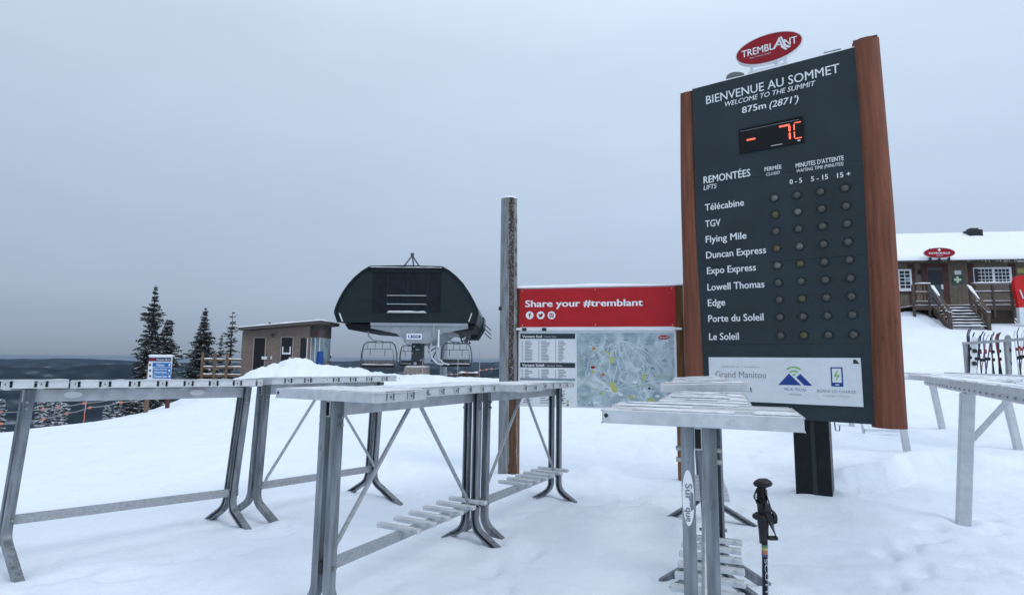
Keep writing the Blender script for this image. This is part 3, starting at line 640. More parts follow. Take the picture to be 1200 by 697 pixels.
rows = [('Télécabine', 826, 246, 872, 242), ('TGV', 826.5, 266, 844.5, 264.5), ('Flying Mile', 827, 284, 875, 280), ('Duncan Express', 827.5, 302, 898, 297.5), ('Expo Express', 828.5, 320.5, 886, 317.5),
        ('Lowell Thomas', 829, 340, 896, 337), ('Edge', 829.5, 358.5, 850, 358), ('Porte du Soleil', 830, 377, 895, 375.5), ('Le Soleil', 831, 398, 866, 398)]
for s_, a, b, c, d in rows:
    put(s_, (a, b), (c, d), .092, bold=.018)
lens = [(908, 232, 934, 228.5, 961.5, 225, 990.5, 221), (908.5, 251.5, 934.8, 248.5, 962.8, 244.8, 991.6, 241.5), (909.2, 271, 935.6, 268.5, 963.7, 265.3, 992.6, 262.3), (910.3, 291, 936.8, 289, 964.7, 286.3, 994, 283.3),
        (911, 311, 938, 309, 966, 306.8, 995, 304.5), (912.5, 331, 939.3, 329.5, 967.6, 327.6, 997, 326), (913.5, 351, 940.5, 350, 968.8, 348.5, 998.3, 347.2), (914.3, 371.5, 941.5, 370.5, 970, 369.7, 999.3, 368.9), (916.3, 393, 943.3, 392.5, 971.8, 392.3, 1001, 392)]
amber = {(3, 0), (4, 1), (6, 1), (8, 1), (1, 0)}; frost = {(4, 0), (0, 0), (1, 1), (3, 1)}
us = np.array([[S.uv(r_[2 * k], r_[2 * k + 1]) for k in range(4)] for r_ in lens])
cu_, rw_ = us[:, :, 0].mean(0), us[:, :, 1].mean(1)
ring = None
for r_ in range(9):
    for k in range(4):
        if ring is None:
            ring = MB(); n_ = 20; vs = []; fs = []
            prof = [(.040, 0), (.043, -.012), (.049, -.014), (.053, -.006), (.054, 0)]
            for q in range(n_):
                th = 2 * math.pi * q / n_
                for rr, yy in prof: vs.append((rr * math.cos(th), yy, rr * math.sin(th)))
            m_ = len(prof)
            for q in range(n_):
                for e in range(m_ - 1): fs.append((q * m_ + e, q * m_ + e + 1, ((q + 1) % n_) * m_ + e + 1, ((q + 1) % n_) * m_ + e))
            ring.add(vs, fs)
            for sx in (-1, 1): ring.box(sx * .060 - .008, sx * .060 + .008, -.006, 0, -.006, .006)
            ring = ring.build('lamp', M('lamp_ring'), sg, smooth='angle'); o = ring
            dome = MB(); vs = [(0, -.012, 0)]; fs = []
            for e in (1, 2, 3):
                for q in range(16): th = 2 * math.pi * q / 16; vs.append((.0135 * e * math.cos(th), -.012 + .0012 * e * e, .0135 * e * math.sin(th)))
            for q in range(16):
                fs.append((0, 1 + (q + 1) % 16, 1 + q))
                for e in (0, 1): fs.append((1 + e * 16 + q, 1 + e * 16 + (q + 1) % 16, 17 + e * 16 + (q + 1) % 16, 17 + e * 16 + q))
            dome.add(vs, fs); dms = {}
            for nm in ('lamp_dull', 'lamp_amber', 'lamp_frost'):
                d_ = dome.build('lens', M(nm)); dms[nm] = d_.data; bpy.data.objects.remove(d_)
        else: o = inst(ring, 'lamp', sg, (0, 0, 0))
        o.location = (cu_[k] + .0, -.0205, rw_[r_]); o.rotation_euler = (0, random.uniform(-.35, .35), 0)
        nm = 'lamp_amber' if (r_, k) in amber else 'lamp_frost' if (r_, k) in frost else 'lamp_dull'
        l_ = bpy.data.objects.new('lens', dms[nm]); col.objects.link(l_); l_.parent = o
# temperature display
q = [S.uv(*c) for c in ((866, 152.5), (942.5, 137.5), (942.5, 167.5), (867, 181.5))]
xa, xb, za, zb = (q[0][0] + q[3][0]) / 2, (q[1][0] + q[2][0]) / 2, (q[2][1] + q[3][1]) / 2, (q[0][1] + q[1][1]) / 2
sc_ = MB().box(xa, xb, -.030, -.0205, za, zb, bev=.002).build('temperature_display', M('screen_black'), sg)
fr_ = MB()
for a, b, c, d in ((xa, xb, za, za + .012), (xa, xb, zb - .012, zb), (xa, xa + .012, za + .0125, zb - .0125), (xb - .012, xb, za + .0125, zb - .0125)): fr_.box(a, b, -.038, -.0305, c, d)
fr_.build('frame', M('column_black'), sc_)
WX, HX = xb - xa, zb - za
def segm(x0, z0, x1, z1, wd=.020):
    mb = MB(); x0 = xa + x0 * WX; x1 = xa + x1 * WX; z0 = za + z0 * HX; z1 = za + z1 * HX; d = Vector((x1 - x0, 0, z1 - z0)); l = d.length; d /= l; nn = Vector((-d.z, 0, d.x)) * wd / 2; a = Vector((x0, -.0315, z0)); b = Vector((x1, -.0315, z1)); k = d * wd * .45
    mb.add([a, a + k + nn, b - k + nn, b, b - k - nn, a + k - nn], [(0, 1, 2, 3, 4, 5)]).build('led_segment', M('led_red'), sc_)
segm(.12, .50, .27, .50, .022)
segm(.63, .77, .80, .77, .022); segm(.79, .75, .79, .50, .022); segm(.79, .47, .79, .20, .022)
segm(.86, .80, .965, .80, .013); segm(.858, .76, .858, .52, .013); segm(.858, .47, .858, .22, .013); segm(.86, .19, .965, .19, .013)
MB().box(xa + .02, xb - .05, -.0318, -.0305, zb - .035, zb - .029).build('display_strip', M('ink_grey'), sc_)
MB().box(xa + WX * .50, xa + WX * .67, -.0318, -.0305, za + .022, za + .031).build('maker_strip', M('lettering_soft'), sc_)
MB().box(xb - .075, xb - .045, -.0325, -.0305, za + .022, za + .038).build('sensor_dot', M('lettering_white'), sc_)
# white plate with the services
q = [S.uv(*c) for c in ((831, 418), (1008.8, 419.8), (1012, 476.5), (866, 469.8))]
wx0, wx1 = q[0][0], (q[1][0] + q[2][0]) / 2; wz1 = (q[0][1] + q[1][1]) / 2; wz0 = (q[2][1] + q[3][1]) / 2
wp = MB().box(wx0, wx1, -.032, -.0205, wz0, wz1, bev=.002).build('service_plate', M('board_white'), sg)
YW = -.0335
kw = dict(par=wp, y=YW)
put('Grand Manitou', (838.5, 441), (897.8, 443.5), .080, 'ink_grey', **kw)
put('Disponible au  /  Available at', (845.5, 430), (890.5, 431), .022, 'ink_pale', **kw)
put('TELUS', (862, 457.5), (881.5, 459.8), .034, 'ink_dark', bold=.02, spacing=1.3, **kw)
put('Wi-Fi TELUS', (919, 457.3), (944.5, 458.2), .034, 'ink_blue', spacing=1.1, **kw)
a_, z_ = S.uv(925, 462.3, -YW); b_, _ = S.uv(939.5, 463, -YW); MB().flat([(a_, z_), (b_, z_), (b_, z_ + .010), (a_, z_ + .010)], YW).build('small_print', M('ink_pale'), wp)
put('BORNE DE CHARGE', (957.5, 459.3), (1003.2, 461), .034, 'ink_grey', spacing=1.05, **kw)
put('CHARGING STATION', (964.5, 464.4), (996, 465.6), .020, 'ink_pale', **kw)
def pu(px, py): return S.uv(px, py, -YW)
mb = MB(); mb.flat([pu(912, 450.7), pu(924.5, 437.5), pu(939, 451.2)][::-1], YW).flat([pu(933, 442), pu(937.8, 437.8), pu(952, 451.8), pu(942.5, 451.4)][::-1], YW)
mb.build('mountain_emblem', M('ink_blue'), wp)
c_ = pu(930.6, 441); mb = MB()
for r0, r1 in ((.012, .030), (.055, .073), (.100, .118)): arcband(mb, c_[0], c_[1] - .0, r0, r1, math.radians(48), math.radians(132), YW)
mb.build('signal_emblem', M('ink_green'), wp)
a_, b_ = pu(973, 430), pu(988.5, 453); ph = MB(); ph.box(a_[0], b_[0], YW - .001, YW + .0015, b_[1], a_[1], bev=.001)
ph = ph.build('phone_emblem', M('ink_blue'), wp)
MB().flat([(a_[0] + .014, b_[1] + .045), (a_[0] + .014, a_[1] - .014), (b_[0] - .014, a_[1] - .014), (b_[0] - .014, b_[1] + .045)][::-1], YW - .002).build('phone_screen', M('board_white'), ph)
cxp, czp = (a_[0] + b_[0]) / 2, (a_[1] + b_[1]) / 2 + .01
MB().flat([(cxp + .012, czp + .075), (cxp - .035, czp - .01), (cxp - .004, czp - .006)], YW - .003).flat([(cxp - .016, czp - .065), (cxp + .033, czp + .016), (cxp + .004, czp + .010)], YW - .003).build('bolt_emblem', M('ink_green'), ph)
MB().flat([(cxp - .02, b_[1] + .016), (cxp + .02, b_[1] + .016), (cxp + .02, b_[1] + .026), (cxp - .02, b_[1] + .026)], YW - .003).build('phone_button', M('board_white'), ph)
c_ = pu(1003.5, 424); MB().flat([(c_[0] - .03, c_[1] - .02), (c_[0] + .035, c_[1] - .02), (c_[0] + .02, c_[1] - .012), (c_[0] + .012, c_[1] + .01), (c_[0] - .008, c_[1] + .03), (c_[0] - .03, c_[1] + .022)], YW).build('corner_emblem', M('ink_dark'), wp)
sm = MB(); snowcap(sm, -HW, HW, -.02, .26, Z1 - .005, .05, 60, 5, 3); snowcap(sm, .62, .80, -.01, .22, Z1 + .03, .085, 8, 5, 4)
sm.build('snow_cover', M('snow_cap'), sg, smooth=True)
sm = MB(); snowcap(sm, HW - .02, HW + .22, -.04, .18, Z1 + .068, .03, 10, 6, 8); snowcap(sm, -HW - .17, -HW, -.02, .14, Z1 - .022, .02, 8, 6, 9); sm.build('snow_cover', M('snow_cap'), sg, smooth=True)
# floodlight shade and small lamp on top of the board
tl = thing('floodlight', 'grey half-round floodlight shade lying on top of the big board, left of the red oval', 'floodlight', sg.location, -S.yaw)
a_, b_ = S.uv(850.5, 91), S.uv(872, 84.5); mb = MB(); n_ = 12; cxf = (a_[0] + b_[0]) / 2; rf = (b_[0] - a_[0]) / 2
mb.prism([(cxf + rf * math.cos(math.pi * k / n_), Z1 + .03 + rf * .55 * math.sin(math.pi * k / n_) * (1 - .35 * math.cos(math.pi * k / n_))) for k in range(n_ + 1)], .0, .22)
mb.build('shade', M('lamp_frost'), tl, smooth='angle'); MB().box(cxf - .03, cxf + .03, .08, .12, Z1, Z1 + .035).build('bracket', M('white_frost'), tl)
# red oval logo
lo = thing('logo_sign', 'red oval logo sign with white lettering on two short stands above the big board', 'sign', sg.location, -S.yaw)
OFF = -.03
e1, e2 = S.uv(861.8, 66.5, -.03), S.uv(941, 45.5, -.03); ex, ez = (e1[0] + e2[0]) / 2, (e1[1] + e2[1]) / 2; ea = (e2[0] - e1[0]) / 2
tp, bt = S.uv(901, 39.5, -.03), S.uv(901, 73.8, -.03); eb = (tp[1] - bt[1]) / 2; ez = (tp[1] + bt[1]) / 2
MB().prism(ellipse(ex, ez, ea, eb, 56), .03, .09).build('rim', M('white_paint'), lo, smooth='angle')
MB().prism(ellipse(ex, ez, ea * .965, eb * .93, 56), .024, .0295).build('face', M('oval_red'), lo)
for dx in (-.33, .29): MB().box(ex + ea * dx * 1.6 - .018, ex + ea * dx * 1.6 + .018, .035, .065, Z1 + .01, ez - eb * .72).build('stand', M('white_frost'), lo)
MB().bar((ex + ea * .15, .05, ez - eb * .9), (ex + ea * .30, .16, Z1 + .04), .03).build('strut', M('white_frost'), lo)
MB().box(ex - ea * .62, ex + ea * .55, .0, .12, Z1 + .012, Z1 + .045).build('base_plate', M('white_frost'), lo)
YO = .0225
zb_ = ez - eb * .19; lh = eb * .50
def O(s_, a, b, **k): return lettering(s_, lo, ex + ea * a, ex + ea * b, zb_, YO, M('lettering_white'), cap=lh, bold=.02, **k)
O('TREMBL', -.80, .16); O('NT', .47, .84)
mb = MB(); A = lambda x, z: (ex + ea * x, ez + eb * z)
mb.flat([A(.13, -.19), A(.20, -.19), A(.38, .42), A(.33, .52)], YO).flat([A(.19, .02), A(.34, -.02), A(.34, .06), A(.21, .10)], YO - .0005)
mb.flat([A(.36, .56), A(.41, .50), A(.52, -.10), A(.66, -.30), A(.60, -.38), A(.46, -.20)], YO - .001); mb.flat([A(.30, .50), A(.34, .46), A(.44, -.15), A(.56, -.42), A(.50, -.46), A(.38, -.22)], YO - .0015)
mb.build('emblem', M('lettering_white'), lo)
lettering('Mont Tremblant Québec', lo, ex - ea * .56, ex + ea * .08, ez - eb * .42, YO, M('lettering_soft'), cap=.026, shear=.1)

# ------------------------------------------------------------------ log and banner board
lg_b = G(596, 556); R0 = .5 * (607 - 583) * lg_b.y / F
lgx = V(595, 540, lg_b.y)
vs = []; fs = []; n_ = 72; m_ = 150; bark = []
topz = V(593, 236, lg_b.y + .1).z
for k in range(m_ + 1):
    z = -.2 + (topz + .2) * k / m_; r = .137 * (1 - .14 * max(0, z) / 3.7); lean = -.004 * z
    for q in range(n_):
        th = 2 * math.pi * q / n_; nz1 = noise.noise(Vector((math.cos(th) * 2, math.sin(th) * 2, z * .8)))
        # the bark strip faces the camera, just right of the middle; wider towards the ground
        a = (th - math.radians(-78 + 8 * math.sin(z * .7))); a = (a + math.pi) % (2 * math.pi) - math.pi
        wd = .30 + .10 * nz1 + (.28 if z < 1.15 else 0) + .12 * noise.noise(Vector((th * 4, z * 5, 1)))
        on = (1.0 if z > 1.25 + .25 * nz1 else 2.0) if -wd * (1 if z > 1.25 else .25) < a < wd + (.30 if z < 1.25 else 0) else 0.0
        if z > 1.9 and abs(a - .75) < .28 and noise.noise(Vector((th * 5, z * 9, 4))) > .12: on = 1.0
        rr = r * (1 + .03 * nz1 + .008 * noise.noise(Vector((math.cos(th) * 14, math.sin(th) * 14, z * 1.3)))) + min(on, 1) * (.006 + .008 * noise.noise(Vector((th * 11, z * 16, 2))))
        vs.append((lean + rr * math.cos(th), rr * math.sin(th), z)); bark.append(on)
for k in range(m_):
    for q in range(n_): fs.append((k * n_ + q, k * n_ + (q + 1) % n_, (k + 1) * n_ + (q + 1) % n_, (k + 1) * n_ + q))
fs.append(tuple(m_ * n_ + q for q in range(n_)))
lt = thing('log_pole', 'tall grey weathered log with a strip of dark bark, snow on its cut top', 'log', (lg_b.x - .012, lg_b.y, 0))
o = MB().add(vs, fs).build('log', log_material(), lt, smooth='angle'); at = o.data.attributes.new('bark', 'FLOAT', 'POINT'); at.data.foreach_set('value', bark)
mb = MB(); vs = []; fs = []
for e in range(6):
    for q in range(20):
        th = 2 * math.pi * q / 20; rr = .122 * (1 - (e / 5) ** 2) ** .5 if e < 5 else .002; vs.append((-.014 + rr * math.cos(th), rr * math.sin(th), topz - .003 + .045 * e / 5))
for e in range(5):
    for q in range(20): fs.append((e * 20 + q, e * 20 + (q + 1) % 20, (e + 1) * 20 + (q + 1) % 20, (e + 1) * 20 + q))
mb.add(vs, fs).build('snow_cover', M('snow_cap'), lt, smooth=True)
mb = MB(); kn = V(584, 362, lg_b.y); mb.tube([(-.10, -.05, kn.z), (-.150, -.05, kn.z + .01)], [.035, .028], 8); mb.build('knot', M('bark'), lt, smooth=True)

Bd = Plane(V(606, 500, lg_b.y - .0).x, lg_b.y + .02, 12)
bd = thing('trail_map_board', 'trail map board under a red banner between two brown posts', 'notice board', (Bd.o.x, Bd.o.y, 0), -Bd.yaw)
zt = Bd.uv(640, 339)[1]
for px_, nm in ((603.5, 0), (797.5, 1)):
    u = Bd.uv(px_, 440)[0]; MB().box(u - .058, u + .058, -.03, .09, -.2, zt + .015, bev=.012).build('post', M('brown_post'), bd)
q = [Bd.uv(*c) for c in ((609.5, 339.5), (791, 336.3), (791, 382.5), (609.5, 383.6))]
bx0, bx1, bz1, bz0 = q[0][0], q[1][0], (q[0][1] + q[1][1]) / 2, (q[2][1] + q[3][1]) / 2
bn = MB().box(bx0, bx1, -.060, -.031, bz0, bz1, bev=.003).build('banner', M('red_panel'), bd)
mb = MB()
for xx in (bx0 + .05, (bx0 + bx1) / 2, bx1 - .05):
    for zz in (bz0 + .025, bz1 - .025): mb.tube([(xx, -.060, zz), (xx, -.064, zz)], .006, 6)
mb.build('screw', M('lettering_white'), bn)['kind'] = 'stuff'
def slab(s_, pl, pr, cap):
    o_ = put(s_, pl, pr, cap, par=bn, plane=Bd, y=-.0615, bold=.028); return o_
slab('Share your #tremblant', (615.3, 359.5), (753.5, 358.2), .098)
for k, px_ in enumerate((620.7, 633.6, 646.3)):
    c_ = Bd.uv(px_, 369.3, .0615); r_ = .056; ic = MB().flat(ellipse(c_[0], c_[1], r_, r_, 28), -.0615).build('social_icon', M('lettering_white'), bn)
    x, z = c_; mb = MB(); yy = -.0625
    if k == 0: mb.flat([(x - .008, z - .034), (x + .006, z - .034), (x + .006, z + .018), (x - .008, z + .018)], yy).flat([(x - .020, z - .002), (x + .020, z - .002), (x + .020, z + .009), (x - .020, z + .009)], yy - .0004).flat([(x - .008, z + .016), (x + .006, z + .016), (x + .010, z + .022), (x + .022, z + .022), (x + .022, z + .034), (x + .004, z + .034), (x - .006, z + .028)], yy - .0008)
    elif k == 1: mb.flat([(x - .034, z - .022), (x - .010, z - .030), (x + .016, z - .022), (x + .028, z + .004), (x + .036, z + .018), (x + .026, z + .022), (x + .016, z + .030), (x + .004, z + .024), (x + .002, z + .010), (x - .014, z + .012), (x - .030, z + .026), (x - .032, z + .006), (x - .022, z - .008), (x - .020, z - .016)], yy)
    else:
        mb.flat([(x - .030, z - .030), (x + .030, z - .030), (x + .030, z + .030), (x - .030, z + .030)], yy)
    mb.build('icon_mark', M('oval_red'), ic)
    if k == 2:
        m2 = MB(); arcband(m2, x, z - .004, .010, .017, 0, 2 * math.pi, yy - .001, 20); m2.flat([(x - .026, z + .012), (x - .014, z + .012), (x - .014, z + .008), (x - .026, z + .008)], yy - .001).flat([(x + .012, z + .022), (x + .024, z + .022), (x + .024, z + .012), (x + .012, z + .012)], yy - .001); m2.build('icon_mark', M('lettering_white'), ic)
sm = MB(); snowcap(sm, bx0 - .06, bx1 + .14, -.06, .09, zt + .015, .05, 50, 4, 12); sm.build('snow_cover', M('snow_cap'), bd, smooth=True)
zs = Bd.uv(700, 386)[1]; MB().box(bx0 - .06, bx1 + .07, -.10, -.031, zs - .010, zs + .014).build('ledge', M('white_paint'), bd)
sm = MB(); snowcap(sm, bx0 - .06, bx1 + .07, -.10, -.031, zs + .014, .016, 50, 3, 13); sm.build('snow_cover', M('snow_cap'), bd, smooth=True)
lf = MB()
for px_ in (616, 639): u = Bd.uv(px_, 386)[0]; lf.box(u - .03, u + .03, -.115, -.101, zs - .025, zs + .02)
lf.build('lamp_bracket', M('dark_steel'), bd)
q = [Bd.uv(*c) for c in ((608.5, 388.5), (792, 387), (792, 478.5), (608.5, 477))]
mx0, mx1, mz1, mz0 = q[0][0], q[1][0], (q[0][1] + q[1][1]) / 2, (q[2][1] + q[3][1]) / 2
mp_b = MB().box(mx0, mx1, -.050, -.031, mz0, mz1, bev=.003).build('map_panel', M('board_white'), bd)
YM = -.0515; MW, MH = mx1 - mx0, mz1 - mz0
mu = lambda a, b: (mx0 + a * MW, mz1 - b * MH)            # 0..1 across, 0..1 down
def rect(mb, a0, a1, b0, b1, y=YM): return mb.flat([mu(a0, b1), mu(a1, b1), mu(a1, b0), mu(a0, b0)], y)
# map picture
mm = bpy.data.materials.new('map_print'); mm.use_nodes = True; tt = mm.node_tree; n2 = tt.nodes; lk2 = tt.links.new; pp = n2['Principled BSDF']; pp.inputs['Roughness'].default_value = .4
g2 = n2.new('ShaderNodeTexCoord'); w2 = n2.new('ShaderNodeTexNoise'); w2.inputs['Scale'].default_value = 4.5; w2.inputs['Detail'].default_value = 9; w2.inputs['Distortion'].default_value = 1.8; lk2(g2.outputs['Object'], w2.inputs['Vector'])
r2_ = n2.new('ShaderNodeValToRGB'); cs = [(.30, (.20, .29, .33)), (.44, (.32, .41, .45)), (.56, (.42, .51, .55)), (.70, (.58, .65, .69))]
r2_.color_ramp.elements[0].position = cs[0][0]; r2_.color_ramp.elements[0].color = (*cs[0][1], 1); r2_.color_ramp.elements[1].position = cs[3][0]; r2_.color_ramp.elements[1].color = (*cs[3][1], 1)
for q_, cc in cs[1:3]: e = r2_.color_ramp.elements.new(q_); e.color = (*cc, 1)
lk2(w2.outputs[0], r2_.inputs[0]); lk2(r2_.outputs[0], pp.inputs['Base Color'])
rect(MB(), .382, .985, .03, .985).build('map_picture', mm, mp_b)
rnd = random.Random(5)
def wig(pts, amp=.006, n=6):
    out = []
    for (a, b), (c, d) in zip(pts, pts[1:]):
        for k in range(n): t_ = k / n; out.append((a + (c - a) * t_ + rnd.uniform(-amp, amp), b + (d - b) * t_ + rnd.uniform(-amp, amp)))
    return out + [pts[-1]]
rl = MB(); rg = MB(); rd_ = MB()
runs = [[(.64, .13), (.60, .3), (.58, .52), (.60, .68)], [(.65, .14), (.655, .35), (.62, .55), (.615, .72)], [(.67, .14), (.70, .33), (.75, .5), (.78, .66)], [(.66, .12), (.74, .22), (.80, .42), (.79, .62)], [(.63, .14), (.54, .24), (.46, .36), (.44, .56), (.41, .70)], [(.60, .16), (.56, .34), (.52, .48), (.56, .62), (.61, .74)],
        [(.68, .13), (.80, .24), (.88, .4), (.93, .52)], [(.62, .2), (.64, .42), (.66, .55), (.64, .7)], [(.70, .2), (.78, .30), (.84, .46), (.82, .56)], [(.57, .30), (.50, .42), (.49, .58), (.52, .70)], [(.66, .3), (.70, .5), (.70, .62), (.65, .72)], [(.60, .75), (.50, .88), (.44, .96)], [(.63, .78), (.70, .86), (.74, .93)], [(.63, .76), (.80, .68), (.92, .62)]]
for r_ in runs: strip(rl, [mu(*p_) for p_ in wig(r_)], .008, YM - .0006)
for r_ in ([(.42, .35), (.40, .55), (.405, .68), (.5, .76), (.6, .80)], [(.45, .30), (.53, .26)], [(.46, .40), (.50, .46), (.56, .44)], [(.43, .60), (.48, .66), (.55, .70)], [(.70, .74), (.78, .70), (.86, .72)], [(.86, .56), (.90, .60), (.96, .58)], [(.44, .84), (.50, .82), (.57, .86)], [(.72, .45), (.70, .56)]): strip(rg, [mu(*p_) for p_ in wig(r_)], .010, YM - .0009)
dk = MB()
for k in range(110):
    a, b = rnd.uniform(.39, .97), rnd.uniform(.12, .96); l_ = rnd.uniform(.008, .03); an = rnd.uniform(-.9, .9) + (1.2 if a < .64 else -1.2) * .4
    strip(dk, [mu(a, b), mu(a + l_ * math.cos(an), b + l_ * 2 * abs(math.sin(an)))], rnd.uniform(.006, .016), YM - .0003 - k * 1e-6)
for o_ in (dk.build('map_forest', mat('map_forest_ink', (.17, .23, .26), .5, var=.1), mp_b), rl.build('map_runs', mat('map_run_ink', (.58, .65, .70), .5, var=.05), mp_b), rg.build('map_green_runs', mat('map_green_ink', (.34, .46, .30), .5), mp_b)): o_['kind'] = 'stuff'
for poly in ([(.585, .34), (.62, .345), (.615, .42), (.59, .41)], [(.58, .66), (.62, .67), (.64, .78), (.61, .80)], [(.795, .52), (.81, .56), (.80, .65), (.785, .64)], [(.82, .86), (.86, .86), (.86, .91), (.82, .91)], [(.56, .27), (.57, .26), (.60, .30), (.59, .32)], [(.47, .52), (.49, .51), (.50, .55), (.48, .56)], [(.70, .84), (.73, .83), (.74, .86), (.71, .87)]): MB().flat([mu(*p_) for p_ in poly][::-1], YM - .0013).build('map_village', M('ink_yellow'), mp_b)
for (a, b, l_, m_) in ((.49, .23, .022, 'ink_orange'), (.485, .475, .03, 'oval_red'), (.545, .57, .025, 'ink_orange'), (.535, .81, .022, 'ink_green'), (.88, .83, .03, 'board_white'), (.745, .66, .035, 'board_white'), (.655, .82, .03, 'board_white'), (.50, .93, .035, 'board_white')):
    c_ = mu(a, b); MB().flat(ellipse(c_[0], c_[1], l_ * MW * .5, .018, 16), YM - .0016).build('map_tag', M(m_), mp_b)
c_ = mu(.925, .085); MB().flat(ellipse(c_[0], c_[1], .075, .030, 28), YM - .0016).build('map_logo', M('oval_red'), mp_b); lettering('TREMBLANT', mp_b, c_[0] - .06, c_[0] + .06, c_[1] - .009, YM - .0026, M('lettering_white'), cap=.019, bold=.02)
hd = MB(); rect(hd, .012, .372, .035, .105); rect(hd, .012, .372, .42, .485); hd.build('list_header', M('ink_dark'), mp_b)
def ml(s_, a0, a1, b, cap, m_, **k): x0, z = mu(a0, b); x1, _ = mu(a1, b); return lettering(s_, mp_b, x0, x1, z, YM - .0012, M(m_), cap=cap, **k)
ml('Versant Sud', .025, .155, .09, .038, 'lettering_white', bold=.03); ml('/ South Side', .16, .25, .088, .026, 'lettering_soft')
ml('Versant Soleil', .025, .17, .472, .038, 'lettering_white', bold=.03); ml('/ Soleil Side', .175, .29, .47, .026, 'lettering_soft')
bars = MB()
for c0 in (.035, .145, .255):
    for k in range(14):
        b = .135 + k * .0195
        if c0 < .1 and k > 13: continue
        rect(bars, c0 - .012, c0 - .006, b, b + .010, YM); rect(bars, c0 + .008, c0 + rnd.uniform(.035, .065), b, b + .009, YM)
    for k in range(6): b = .512 + k * .0195; rect(bars, c0 - .012, c0 - .006, b, b + .010, YM); rect(bars, c0 + .008, c0 + rnd.uniform(.03, .06), b, b + .009, YM)
    for k in range(9):
        b = .70 + k * .03; rect(bars, c0 + .0, c0 + rnd.uniform(.03, .06), b, b + .010, YM)
bars.build('run_list', M('ink_grey'), mp_b)['kind'] = 'stuff'
gb = MB(); rect(gb, .012, .372, .625, .655); gb.build('list_divider', mat('ink_sage', (.22, .29, .31), .5), mp_b)
for k, m_ in enumerate(('ink_green', 'ink_yellow', 'oval_red')): rect(MB(), .318, .330, .905 + k * .028, .925 + k * .028).build('legend_mark', M(m_), mp_b)

# ------------------------------------------------------------------ chairlift top terminal
LY = 31.6
lx = V(478, 440, LY).x
lt = thing('chairlift_terminal', 'dark green chairlift top station with white barred window on a grey column', 'chairlift station', (lx, LY, 0))
def lp_(px, py, Y=LY): p = V(px, py, Y); return (p.x - lx, p.z)
shell = [lp_(*c) for c in ((397, 377.5), (393, 366), (395, 359), (399, 350), (403.5, 342), (409, 334), (416.5, 325.6), (425, 318.6), (434, 313), (476, 312.4), (518, 313.5), (526, 318), (534, 324.5), (542, 333), (550, 345), (555.5, 355), (560, 366), (556.5, 379))]
sh = MB().prism(shell, 0, 8.5).build('shell', M('shell_dark'), lt)
rim = MB()
for a, b in zip(shell, shell[1:]): rim.bar((a[0], -.03, a[1]), (b[0], -.03, b[1]), .10, .14)
rim.build('rim', M('shell_rim'), sh)
for x0, x1, gl in ((436, 453.5, 1), (454.5, 477, 1), (478, 500.5, 1), (502, 517, 1)):
    a, b = lp_(x0, 366), lp_(x1, 319.5); MB().box(a[0], b[0], -.05, -.012, a[1], b[1]).build('window', M('shell_glass'), sh)
a, b = lp_(435, 319), lp_(518, 317.2); MB().box(a[0], b[0], -.12, -.012, a[1], b[1]).build('window_lintel', M('shell_rim'), sh)
for yy in (346, 356, 366): a, b = lp_(454, yy + 1), lp_(500, yy); MB().box(a[0], b[0], -.16, -.055, a[1] + .02, b[1] - .02).build('window_bar', M('rack_paint'), sh)
a = lp_(455, 365.5); b = lp_(499, 365.5); sm = MB(); snowcap(sm, a[0], b[0], -.16, -.055, a[1], .10, 24, 3, 2); sm.build('snow_cover', M('snow_cap'), sh, smooth=True)
for x0, x1 in ((398.5, 402), (553, 549.5)):
    a, b = lp_(x0, 367), lp_(x1, 377); MB().bar((a[0], -.10, a[1]), (b[0], -.10, b[1]), .14, .04).build('reflector', M('white_frost'), sh)
a, b = lp_(434, 313), lp_(518, 313.5); sm = MB(); snowcap(sm, a[0], b[0], -.1, 8.4, a[1] - .02, .10, 60, 8, 7); sm.build('snow_cover', M('snow_cap'), sh, smooth=True)
t0 = lp_(480, 296); ft = [lp_(469, 313), lp_(492, 313), lp_(480, 313)]
for k, f_ in enumerate(ft): MB().tube([(f_[0], 1.6 if k == 2 else .4, f_[1] - .05), (t0[0], .9, t0[1])], .045, 6).build('roof_tripod_leg', M('lift_steel'), lt)
MB().tube([(t0[0], .9, t0[1] - .12), (t0[0], .9, t0[1] + .14)], .10, 8).build('roof_lamp', M('lift_steel'), lt)
# flared skirt under the shell with the far end box and its rail ends
bz = lp_(478, 379.5)[1]
MB().prism([(-3.85, bz), (-3.6, bz - .32), (-2.3, bz - .40), (2.3, bz - .40), (3.6, bz - .30), (3.75, bz)], .5, 8.3).build('underside', M('shell_rim'), lt)
MB().prism([(2.75, bz - .62), (3.45, bz - .62), (3.92, bz + .15), (3.92, bz + .9), (2.9, bz + .9)], 6.2, 8.9).build('end_box', M('shell_dark'), lt)
for k in range(3): MB().tube([(3.9, 8.2, bz + .5 - k * .3), (4.35, 8.7, bz + .1 - k * .3)], .04, 6).build('guide_rail', M('lift_steel'), lt)
tr = [lp_(*c) for c in ((434, 380), (434, 384.5), (464, 390.5), (478, 402), (502, 402), (518, 390), (548, 384.5), (548, 380))]
MB().prism(tr, .10, 6.5).build('trough', M('lift_grey'), lt)
a, b = lp_(434, 381), lp_(548, 379); MB().box(a[0], b[0], .02, .095, a[1], b[1] + .03).build('trough_flange', M('galvanised_beam'), lt)
a, b = lp_(507, 394), lp_(509, 379); MB().box(a[0], b[0], .0, .09, a[1], b[1] - .06).build('trough_rib', M('galvanised_beam'), lt)
a, b = lp_(476, 397.5), lp_(494, 390.8); pl = MB().box(a[0], b[0], .06, .098, a[1], b[1]).build('name_plate', M('white_paint'), lt)
MB().box(a[0] + .10, b[0] - .06, .045, .058, a[1] + .09, b[1] - .09).build('name_plate_face', M('ink_blue'), pl)
